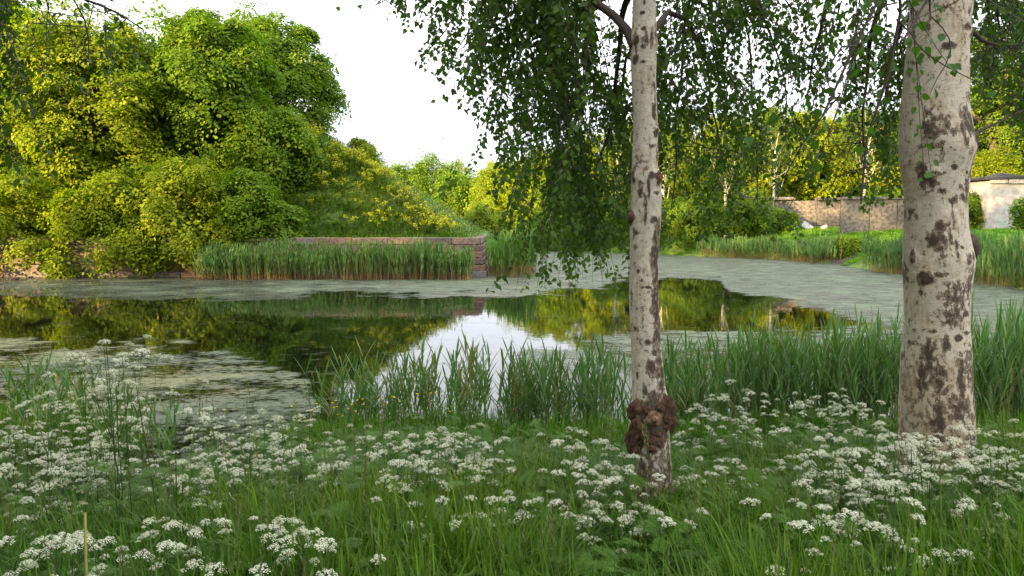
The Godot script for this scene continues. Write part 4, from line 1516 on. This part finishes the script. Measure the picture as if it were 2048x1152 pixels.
	for e in [[790, 150, 322, 4.6, "far rounded tree just behind the hill crest"], [868, 150, 303, 5.4, "far tall rounded tree, highest above the channel"], [826, 170, 325, 5.0, "far green tree between the hill crest and the tallest round tree"], [910, 140, 338, 3.8, "far dark tree beside the tallest round tree"], [945, 150, 350, 3.6, "far small dark tree over the channel's end"], [918, 230, 312, 5.5, "farthest pale tree rising behind the dark trees"], [985, 230, 312, 7.0, "farthest pale feathery tree pair over the channel's end"], [980, 125, 352, 3.4, "pale willow at the far end of the channel"], [1000, 210, 345, 7.0, "far green tree that closes the channel"], [760, 190, 335, 6.0, "far tree mostly behind the hill"], [870, 190, 340, 8.0, "far tree low behind the tallest round tree"]]:
		var gy := 1.6
		var top: float = at(e[0], e[2], e[1]).y
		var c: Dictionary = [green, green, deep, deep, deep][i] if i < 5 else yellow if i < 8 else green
		tree("broadleaf_tree", e[4], "tree", g, spot(e[0], e[1], gy), top - gy, e[3], c.merged({"n": 520, "low": 0.08, "seed": 30 + i, "spray": "far", "size": 0.9}))
		i += 1
	# the right bank's sunlit trees
	g = "trees along the opposite bank"
	i = 0
	var right := [
		[1010, 105, 330, 4.5, 2, "bright willow where the bank turns into the channel"], [1045, 92, 345, 3.8, 0, "bright yellow green tree over the reeds at the bend"], [1090, 84, 300, 4.2, 0, "sunlit tree behind the hanging birch twigs at the bend"], [1140, 78, 330, 3.2, 1, "green tree half hidden by the hanging birch twigs"], [1185, 80, 270, 4.4, 0, "sunlit tree behind the slender birch's hanging twigs"], [1240, 76, 310, 3.4, 2, "yellow tree straight behind the slender birch trunk"],
		[1290, 78, 265, 4.0, 1, "green tree directly behind the slender trunk"], [1345, 74, 300, 3.6, 0, "bright tree beside the slender trunk over the bank"], [1400, 80, 235, 4.4, 1, "tall green tree above the broken log"], [1455, 76, 260, 3.6, 0, "sunlit tree at the end of the ruined wall"], [1510, 74, 285, 3.2, 2, "yellow tree behind the end of the ruined wall"], [1560, 84, 240, 4.2, 1, "tall tree behind the ruined wall's lit half"],
		[1610, 76, 250, 3.8, 2, "brightest yellow tree behind the ruined wall"], [1660, 78, 265, 3.8, 0, "yellow green tree behind the middle of the ruined wall"], [1715, 82, 235, 4.4, 1, "green tree behind the ruined wall near the stout birch"], [1770, 76, 260, 3.8, 0, "green tree just beside the stout trunk behind the ruined wall"], [1830, 78, 230, 4.4, 1, "tree hidden behind the stout birch trunk"], [1900, 72, 180, 4.6, 1, "tall green tree behind the stout trunk"],
		[1985, 66, 60, 6.0, 1, "tall shady tree with a thick trunk behind the white hut"], [2075, 68, 70, 6.0, 1, "tall green tree over the white hut's roof"], [1950, 62, 340, 2.6, 0, "low green tree beside the white hut"], [2160, 60, 150, 5.0, 1, "green tree beyond the white hut"], [1320, 95, 285, 5.0, 0, "tree farther back between the slender birch and the ruin"], [1480, 98, 262, 5.4, 0, "tree farther back over the ruined wall's end"], [1640, 100, 255, 5.6, 2, "tree farther back in the gap behind the ruined wall"], [1130, 110, 300, 5.0, 0, "tree farther back along the bend"]]
	for e in right:
		var p := spot(e[0], e[1], 0.0)
		p.y = maxf(far_height(p.x, p.z), 0.4)
		var top: float = at(e[0], e[2] - (38 if e[0] > 1280 else 8), e[1]).y
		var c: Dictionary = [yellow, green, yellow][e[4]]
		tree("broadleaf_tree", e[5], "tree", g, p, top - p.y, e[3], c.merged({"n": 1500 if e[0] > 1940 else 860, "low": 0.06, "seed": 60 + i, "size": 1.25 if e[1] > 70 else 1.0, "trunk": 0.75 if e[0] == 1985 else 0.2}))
		i += 1
	# bushes at the water's edge below them
	g = "bushes along the opposite waterline"
	i = 0
	for e in [[1085, 66, 3.2, 2.4, 0, "yellow green bush at the water below the bend"], [1150, 63, 3.0, 2.2, 1, "dark bush at the water behind the lowest birch twigs"], [1215, 61, 3.4, 2.4, 0, "sunlit bush at the water beside the slender trunk"], [1340, 57.5, 3.2, 2.2, 0, "green bush over the water past the slender trunk"], [1400, 55.5, 3.6, 2.3, 1, "dark overhanging bush beside the broken log"], [1475, 57, 2.6, 1.7, 0, "green bush between the broken log and the ruined wall"], [1690, 43.5, 0.9, 0.9, 0, "small weedy bush beside the mud path"], [1650, 45.0, 0.9, 0.8, 0, "leafy clump between the reeds and the mud path"], [1760, 56.5, 3.0, 1.8, 1, "green bush in front of the ruined wall near the stout birch"], [1560, 55.5, 1.6, 1.0, 0, "low bush against the foot of the ruined wall's lit half"], [1490, 55, 3.4, 2.0, 0, "loose green bush that covers the ruined wall's near end"], [1925, 47, 2.6, 1.1, 0, "green bush against the white hut's side"], [2060, 43, 2.0, 0.9, 1, "dark bush in front of the white hut"]]:
		var p := spot(e[0], e[1], 0.0)
		p.y = maxf(far_height(p.x, p.z), 0.0)
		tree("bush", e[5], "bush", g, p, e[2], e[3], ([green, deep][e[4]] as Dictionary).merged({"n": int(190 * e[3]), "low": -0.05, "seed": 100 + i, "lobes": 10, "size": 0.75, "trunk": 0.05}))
		i += 1
	# thin white birch stems on the opposite bank
	var white := grained(solid(Color.WHITE, 0.8), noise_texture(17, 0.04, 256, [Color(0.08, 0.07, 0.06), Color(0.5, 0.47, 0.42), Color(0.65, 0.62, 0.56)], [0.2, 0.35, 0.8]), 0.7)
	i = 0
	for e in [[1452, 54.6, 250, 1.8, "thin white birch standing by the broken log"], [1545, 60, 215, 2.0, "thin white birch in front of the brightest trees"], [1726, 60, 200, 2.0, "thin white birch behind the hanging birch leaves near the stout trunk"], [1325, 60, 250, 1.8, "thin pale birch close beside the slender trunk on the far bank"], [1232, 64, 250, 1.6, "thin pale birch on the far bank behind the slender birch's twigs"]]:
		var p := spot(e[0], e[1], 0.0)
		p.y = far_height(p.x, p.z)
		tree("birch_sapling", e[4], "birch tree", "thin birches on the opposite bank", p, at(e[0], e[2], e[1]).y - p.y, e[3], {"c1": Color(0.07, 0.12, 0.02), "c2": Color(0.12, 0.16, 0.025), "n": 240, "low": 0.45, "seed": 130 + i, "spray": "birch", "bark": white, "trunk": 0.13, "lobes": 10, "lean": Vector3(lin(-0.6, 0.6), 0, 0)})
		i += 1
	# the trees of the near bank that shade it, outside the picture
	g = "trees on the near bank"
	i = 0
	for e in [[-18, -2, 22, 5.5], [-26, -5, 22, 5.5], [-34, -3, 25, 5.5], [-40, -5, 24, 5.0], [-12, 5, 15, 4.5], [-20, 8, 18, 5], [-18.5, -1, 20, 4.5], [-6.5, 6, 13, 4.2], [-13, 13, 18, 5], [-4.5, 2.2, 9, 2.6], [-8.5, 1.5, 12, 3.4]]:
		tree("broadleaf_tree", "tall tree on the near bank outside the picture", "tree", g, Vector3(e[0], 0.7, e[1]), e[2], e[3], green.merged({"n": 620, "low": 0.1, "seed": 160 + i, "size": 1.3, "spray": "maple"}))
		i += 1


func brick_image() -> ImageTexture:                               # small bricks under flaking whitewash with scribbled turquoise paint
	var w := 512
	var h := 256
	var im := Image.create(w, h, false, Image.FORMAT_RGB8)
	rng.seed = 3100
	for y in h:
		var course := int(y / 6.4)
		for x in w:
			var xx := fmod(x + (5.5 if course % 2 else 0.0), 11.0)
			var joint := fmod(y, 6.4) < 1.0 or xx < 0.9
			var n := noise.get_noise_2d(x * 3.0, y * 3.0)
			var g := 0.42 + 0.14 * n
			var c := Color(g, g * 0.97, g * 0.93)
			if joint:
				c = c * 0.78
			if noise_b.get_noise_2d(x * 2.2, y * 2.2) > 0.42:
				c = c.lerp(Color(0.35, 0.2, 0.14), 0.5)
			im.set_pixel(x, y, c.linear_to_srgb())
	for s in 34:                                                  # loops and strokes of spray paint
		var p := Vector2(lin(20, 190), lin(130, 225))
		var turn := lin(0, TAU)
		var bend := lin(-0.25, 0.25)
		var ink := Color(0.12, 0.42, 0.42) if s % 4 else Color(0.12, 0.12, 0.16)
		for k in int(lin(18, 50)):
			p += Vector2(cos(turn), sin(turn)) * 1.1
			turn += bend
			for q in [Vector2.ZERO, Vector2(1, 0), Vector2(0, 1)]:
				var a: Vector2 = p + q
				if a.x > 1 and a.y > 1 and a.x < w - 1 and a.y < h - 1:
					im.set_pixelv(Vector2i(a), im.get_pixelv(Vector2i(a)).lerp(ink.linear_to_srgb(), 0.6))
	for k in 420:
		var a := Vector2(118, 168) + Vector2.from_angle(lin(0, TAU)) * sqrt(rng.randf()) * 13.0 * Vector2(1.0, 0.7)
		im.set_pixelv(Vector2i(a), Color(0.06, 0.2, 0.24).linear_to_srgb())
	return ImageTexture.create_from_image(im)


func ruins() -> void:
	# the white hut
	var g := Vector3(28.2, 1.5, -46.0)
	var t := thing("brick_hut", "white painted brick hut with dark flat roof and turquoise scribbles", "hut", g)
	var m := solid(Color.WHITE, 0.9)
	m.albedo_texture = brick_image()
	var b := MB.new()
	var wdt := 9.0
	var dep := 5.0
	var hgt := 3.25
	b.face(Vector3(0, hgt, 0), Vector3(wdt, hgt, 0), Vector3(wdt, -0.4, 0), Vector3(0, -0.4, 0))
	b.face(Vector3(0, hgt, -dep), Vector3(0, hgt, 0), Vector3(0, -0.4, 0), Vector3(0, -0.4, -dep))
	b.face(Vector3(wdt, hgt, 0), Vector3(wdt, hgt, -dep), Vector3(wdt, -0.4, -dep), Vector3(wdt, -0.4, 0))
	b.face(Vector3(wdt, hgt, -dep), Vector3(0, hgt, -dep), Vector3(0, -0.4, -dep), Vector3(wdt, -0.4, -dep))
	part(t, "wall", b.mesh(m))
	rng.seed = 3200
	b = MB.new()
	b.block(Vector3(wdt + 0.5, 0.2, dep + 0.5), 0.04, rng, 0.03)
	var roof := part(t, "roof", b.mesh(M.tar), Transform3D(Basis(Vector3.BACK, 0.03), Vector3(wdt / 2, hgt + 0.3, -dep / 2)))
	b = MB.new()
	for k in 4:
		b.tube([Vector3(-4.4 + k * 2.2, 0.06, 2.2), Vector3(-3.4 + k * 2.2, 0.16, 1.9), Vector3(-2.5 + k * 2.2, 0.05, 2.3)], [0.08, 0.17, 0.06], 6)
	part(roof, "torn_roofing", b.mesh(M.tar))
	var x := 0.05
	while x < wdt:                                                # the peeling fascia under the roof edge
		b = MB.new()
		var L := lin(0.7, 1.5)
		b.block(Vector3(L - 0.03, lin(0.2, 0.34), 0.12), 0.02, rng, 0.02)
		part(t, "fascia_board", b.mesh(M.chalk), Transform3D(Basis(Vector3.BACK, lin(-0.03, 0.03)), Vector3(x + L / 2, hgt - 0.02, 0.09)))
		x += L
	# the ruined wall
	g = Vector3(15.6, 1.4, -57.0)
	t = thing("ruined_wall", "long weathered pinkish brick wall with a projecting top ledge on the opposite bank", "wall", g)
	x = 0.0
	while x < 13.6:
		for row in 3:
			b = MB.new()
			var L := 1.7
			b.block(Vector3(L - 0.02, 0.88, 0.5), 0.02, rng, 0.02)
			part(t, "wall_panel", b.mesh(M.concrete), Transform3D(Basis(), Vector3(x + L / 2, -0.2 + 0.9 * row + 0.45, lin(-0.02, 0.02))))
		if int(x * 10.0) in [51, 119]:                               # ledge stones that have fallen
			x += 1.7
			continue
		b = MB.new()
		b.block(Vector3(1.68, 0.24, 0.85), 0.04, rng, 0.05)
		part(t, "ledge_stone", b.mesh(M.concrete), Transform3D(Basis(Vector3.BACK, lin(-0.015, 0.015)), Vector3(x + 0.85, 2.62 + 0.02, 0.06)))
		x += 1.7
	# an older dark wall running on behind the stout birch to the hut
	t = thing("concrete_wall", "shaded grey wall with a flat top that runs up to the white hut", "wall", Vector3(21.5, 1.6, -50.5))
	x = 0.0
	while x < 7.2:
		b = MB.new()
		b.block(Vector3(1.78, 2.4, 0.3), 0.02, rng, 0.02)
		part(t, "wall_panel", b.mesh(M.concrete), Transform3D(Basis(), Vector3(x + 0.9, 1.0, 0)))
		b = MB.new()
		b.block(Vector3(1.79, 0.16, 0.6), 0.02, rng, 0.02)
		part(t, "ledge_stone", b.mesh(M.concrete), Transform3D(Basis(), Vector3(x + 0.9, 2.28, 0)))
		x += 1.8
	# rubble in front of the walls
	for e in [[1612, 443, 56, 0.5, 0.25, "white rubble chunk at the foot of the ruined wall's lit half"], [1650, 450, 55, 0.35, 0.18, "small grey rubble chunk on the grass in front of the ruined wall"], [1738, 442, 55.5, 0.8, 0.4, "broad white rubble heap under the ruined wall's far end"], [1700, 452, 55, 0.4, 0.15, "low rubble chunk in front of the broad white heap"], [1512, 438, 56, 0.4, 0.55, "white rubble block at the ruined wall's near end"], [1530, 446, 55.6, 0.5, 0.25, "grey rubble block beside the white one at the ruined wall's end"], [1500, 408, 58, 0.6, 0.3, "broken stone on top of the bank at the ruined wall's end"]]:
		b = MB.new()
		b.block(Vector3(e[3] * 1.8, e[4] * 1.9, e[3] * 1.2), 0.05, rng, 0.09)
		var p := at(e[0], e[1], e[2])
		p.y = far_height(p.x, p.z) + e[4] * 0.6
		if e[1] < 420:
			p.y = 2.9
			t = null
		var o := lone("concrete_chunk", b.mesh(M.chalk), "", Transform3D(Basis(Vector3(0.2, 1, 0.3).normalized(), lin(0, 3)), p))
		tag(o, e[5], "rubble")
	t = thing("concrete_post", "white concrete post with a spreading foot leaning before the ruined wall", "post", spot(1786, 54.5, 1.75))
	b = MB.new()
	b.tube([Vector3(-0.5, -0.1, 0.1), Vector3(-0.2, 0.1, 0.05), Vector3(-0.02, 0.4, 0), Vector3(0.05, 0.8, 0), Vector3(0.06, 1.05, 0)], [0.28, 0.26, 0.2, 0.15, 0.13], 7)
	part(t, "shaft", b.mesh(M.chalk))
	b = MB.new()
	b.block(Vector3(0.3, 0.26, 0.3), 0.05, rng, 0.03)
	part(t, "head", b.mesh(M.chalk), Transform3D(Basis(Vector3.BACK, 0.3), Vector3(0.06, 1.14, 0)))
	# broken log and planks at the water under the thin birch
	t = thing("broken_log", "dark rotten log end lying at the water beside the thin white birch", "log", spot(1437, 53.6, 0.25))
	b = MB.new()
	b.tube([Vector3(-1.1, -0.1, 0.3), Vector3(-0.3, 0.2, 0.1), Vector3(0.5, 0.45, -0.1)], [0.22, 0.3, 0.34], 9)
	b.tube([Vector3(-0.6, 0.1, 0.5), Vector3(0.4, 0.0, 0.4), Vector3(0.9, -0.1, 0.3)], [0.12, 0.18, 0.14], 7)
	part(t, "log", b.mesh(M.wood))
	for k in 4:
		b = MB.new()
		b.block(Vector3(1.3, 0.08, 0.24), 0.015, rng, 0.02)
		part(t, "plank", b.mesh(M.wood), Transform3D(Basis(Vector3.BACK, 0.5 + 0.1 * k) * Basis(Vector3.UP, 0.3 * k), Vector3(-0.4 + 0.22 * k, 0.35, 0.2 - 0.15 * k)))
	for e in [[1500, 397, 57.5, 2.6, -0.6, "grey weathered beam lying on the bank at the ruined wall's end"], [1478, 405, 57.2, 2.2, -0.35, "second grey beam under the weathered one at the ruined wall's end"]]:
		b = MB.new()
		b.block(Vector3(e[3], 0.2, 0.22), 0.02, rng, 0.02)
		var o := lone("wooden_beam", b.mesh(M.chalk), "", Transform3D(Basis(Vector3.BACK, e[4]), at(e[0], e[1], e[2])))
		tag(o, e[5], "beam")


func animals() -> void:
	var p := at(29, 561, 30.2)
	p.y = 0.0
	var t := thing("duck", "small brown duck swimming by the sunlit foot of the granite wall", "duck", p)
	var b := MB.new()
	b.tube([Vector3(0.24, 0.12, 0), Vector3(0.17, 0.08, 0), Vector3(0.05, 0.06, 0), Vector3(-0.1, 0.06, 0), Vector3(-0.16, 0.11, 0), Vector3(-0.18, 0.2, 0), Vector3(-0.2, 0.25, 0), Vector3(-0.25, 0.25, 0), Vector3(-0.27, 0.24, 0)], [0.01, 0.05, 0.085, 0.08, 0.05, 0.035, 0.045, 0.03, 0.004], 10)
	part(t, "body", b.mesh(M.feather))
	b = MB.new()
	b.tube([Vector3(-0.26, 0.24, 0), Vector3(-0.3, 0.232, 0), Vector3(-0.32, 0.23, 0)], [0.016, 0.012, 0.004], 6)
	part(t, "beak", b.mesh(M.beak))
	for s: float in [-1.0, 1.0]:
		b = MB.new()
		b.tube([Vector3(-0.08, 0.09, s * 0.07), Vector3(0.05, 0.1, s * 0.085), Vector3(0.2, 0.12, s * 0.02)], [0.02, 0.035, 0.004], 6)
		part(t, "wing", b.mesh(solid(Color(0.09, 0.07, 0.055), 0.7)))
	p = at(885, 278, 60)
	t = thing("bird", "tiny grey bird flying in the pale sky above the channel", "bird", p)
	b = MB.new()
	b.tube([Vector3(0.13, 0, 0), Vector3(0.06, 0, 0), Vector3(-0.03, 0.005, 0), Vector3(-0.08, 0.012, 0), Vector3(-0.11, 0.01, 0), Vector3(-0.13, 0.005, 0)], [0.012, 0.02, 0.03, 0.022, 0.018, 0.002], 8)
	part(t, "body", b.mesh(M.feather))
	for s: float in [-1.0, 1.0]:
		b = MB.new()
		var i0 := b.vert(Vector3(-0.05, 0.02, s * 0.02))
		var i1 := b.vert(Vector3(-0.04, 0.07, s * 0.12))
		var i2 := b.vert(Vector3(0.04, 0.05, s * 0.24))
		var i3 := b.vert(Vector3(0.03, 0.05, s * 0.1))
		var i4 := b.vert(Vector3(0.04, 0.015, s * 0.02))
		b.tri(i0, i1, i3)
		b.tri(i1, i2, i3)
		b.tri(i0, i3, i4)
		part(t, "wing", b.mesh(M.feather))


func _ready() -> void:
	# camera
	var cam := Camera3D.new()
	cam.name = "camera"
	cam.fov = rad_to_deg(2.0 * atan(576.0 / FOCAL))
	cam.near = 0.05
	cam.far = 2000.0
	cam.position = EYE
	cam.rotation.x = -pitch
	add_child(cam)
	# sky
	var env := Environment.new()
	env.background_mode = Environment.BG_SKY
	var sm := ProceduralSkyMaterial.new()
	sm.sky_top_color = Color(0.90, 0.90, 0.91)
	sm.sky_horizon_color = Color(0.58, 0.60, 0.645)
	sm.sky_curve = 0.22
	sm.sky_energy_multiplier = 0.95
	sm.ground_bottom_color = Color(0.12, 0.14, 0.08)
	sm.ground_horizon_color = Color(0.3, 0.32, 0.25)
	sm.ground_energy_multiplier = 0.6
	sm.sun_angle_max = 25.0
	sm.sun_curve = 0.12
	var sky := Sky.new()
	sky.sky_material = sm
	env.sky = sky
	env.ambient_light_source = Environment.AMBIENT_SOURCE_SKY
	env.tonemap_mode = Environment.TONE_MAPPER_LINEAR
	env.tonemap_exposure = 4.7
	env.sdfgi_enabled = true
	env.ssao_enabled = true
	env.ssil_enabled = true
	var we := WorldEnvironment.new()
	we.name = "environment"
	we.environment = env
	add_child(we)
	# the low evening sun, from the left and behind
	var sun := DirectionalLight3D.new()
	sun.name = "sun"
	sun.light_color = Color(1.0, 0.85, 0.6)
	sun.light_energy = 1.6
	sun.light_angular_distance = 0.5
	sun.shadow_enabled = true
	add_child(sun)
	sun.look_at_from_position(Vector3(-0.74, 0.235, 0.66) * 100.0, Vector3.ZERO)
	noise.seed = 4
	noise.frequency = 0.01
	noise.fractal_octaves = 4
	noise_b.seed = 8
	noise_b.frequency = 0.01
	noise_b.fractal_octaves = 2
	materials()
	ground_and_water()
	scum("grey green scum of algae and pollen floating on the near water", -15.0, 17.0, -17.0, -6.5, 1024, 768)
	scum("pale grey green scum sheet covering the farther pond and the wall's foot", -40.0, 26.0, -66.0, -17.0, 1280, 1024)
	wall()
	woods()
	ruins()
	near_birches()
	reed_beds()
	far_grass()
	near_reeds()
	near_grass()
	cow_parsley()
	small_plants()
	animals()
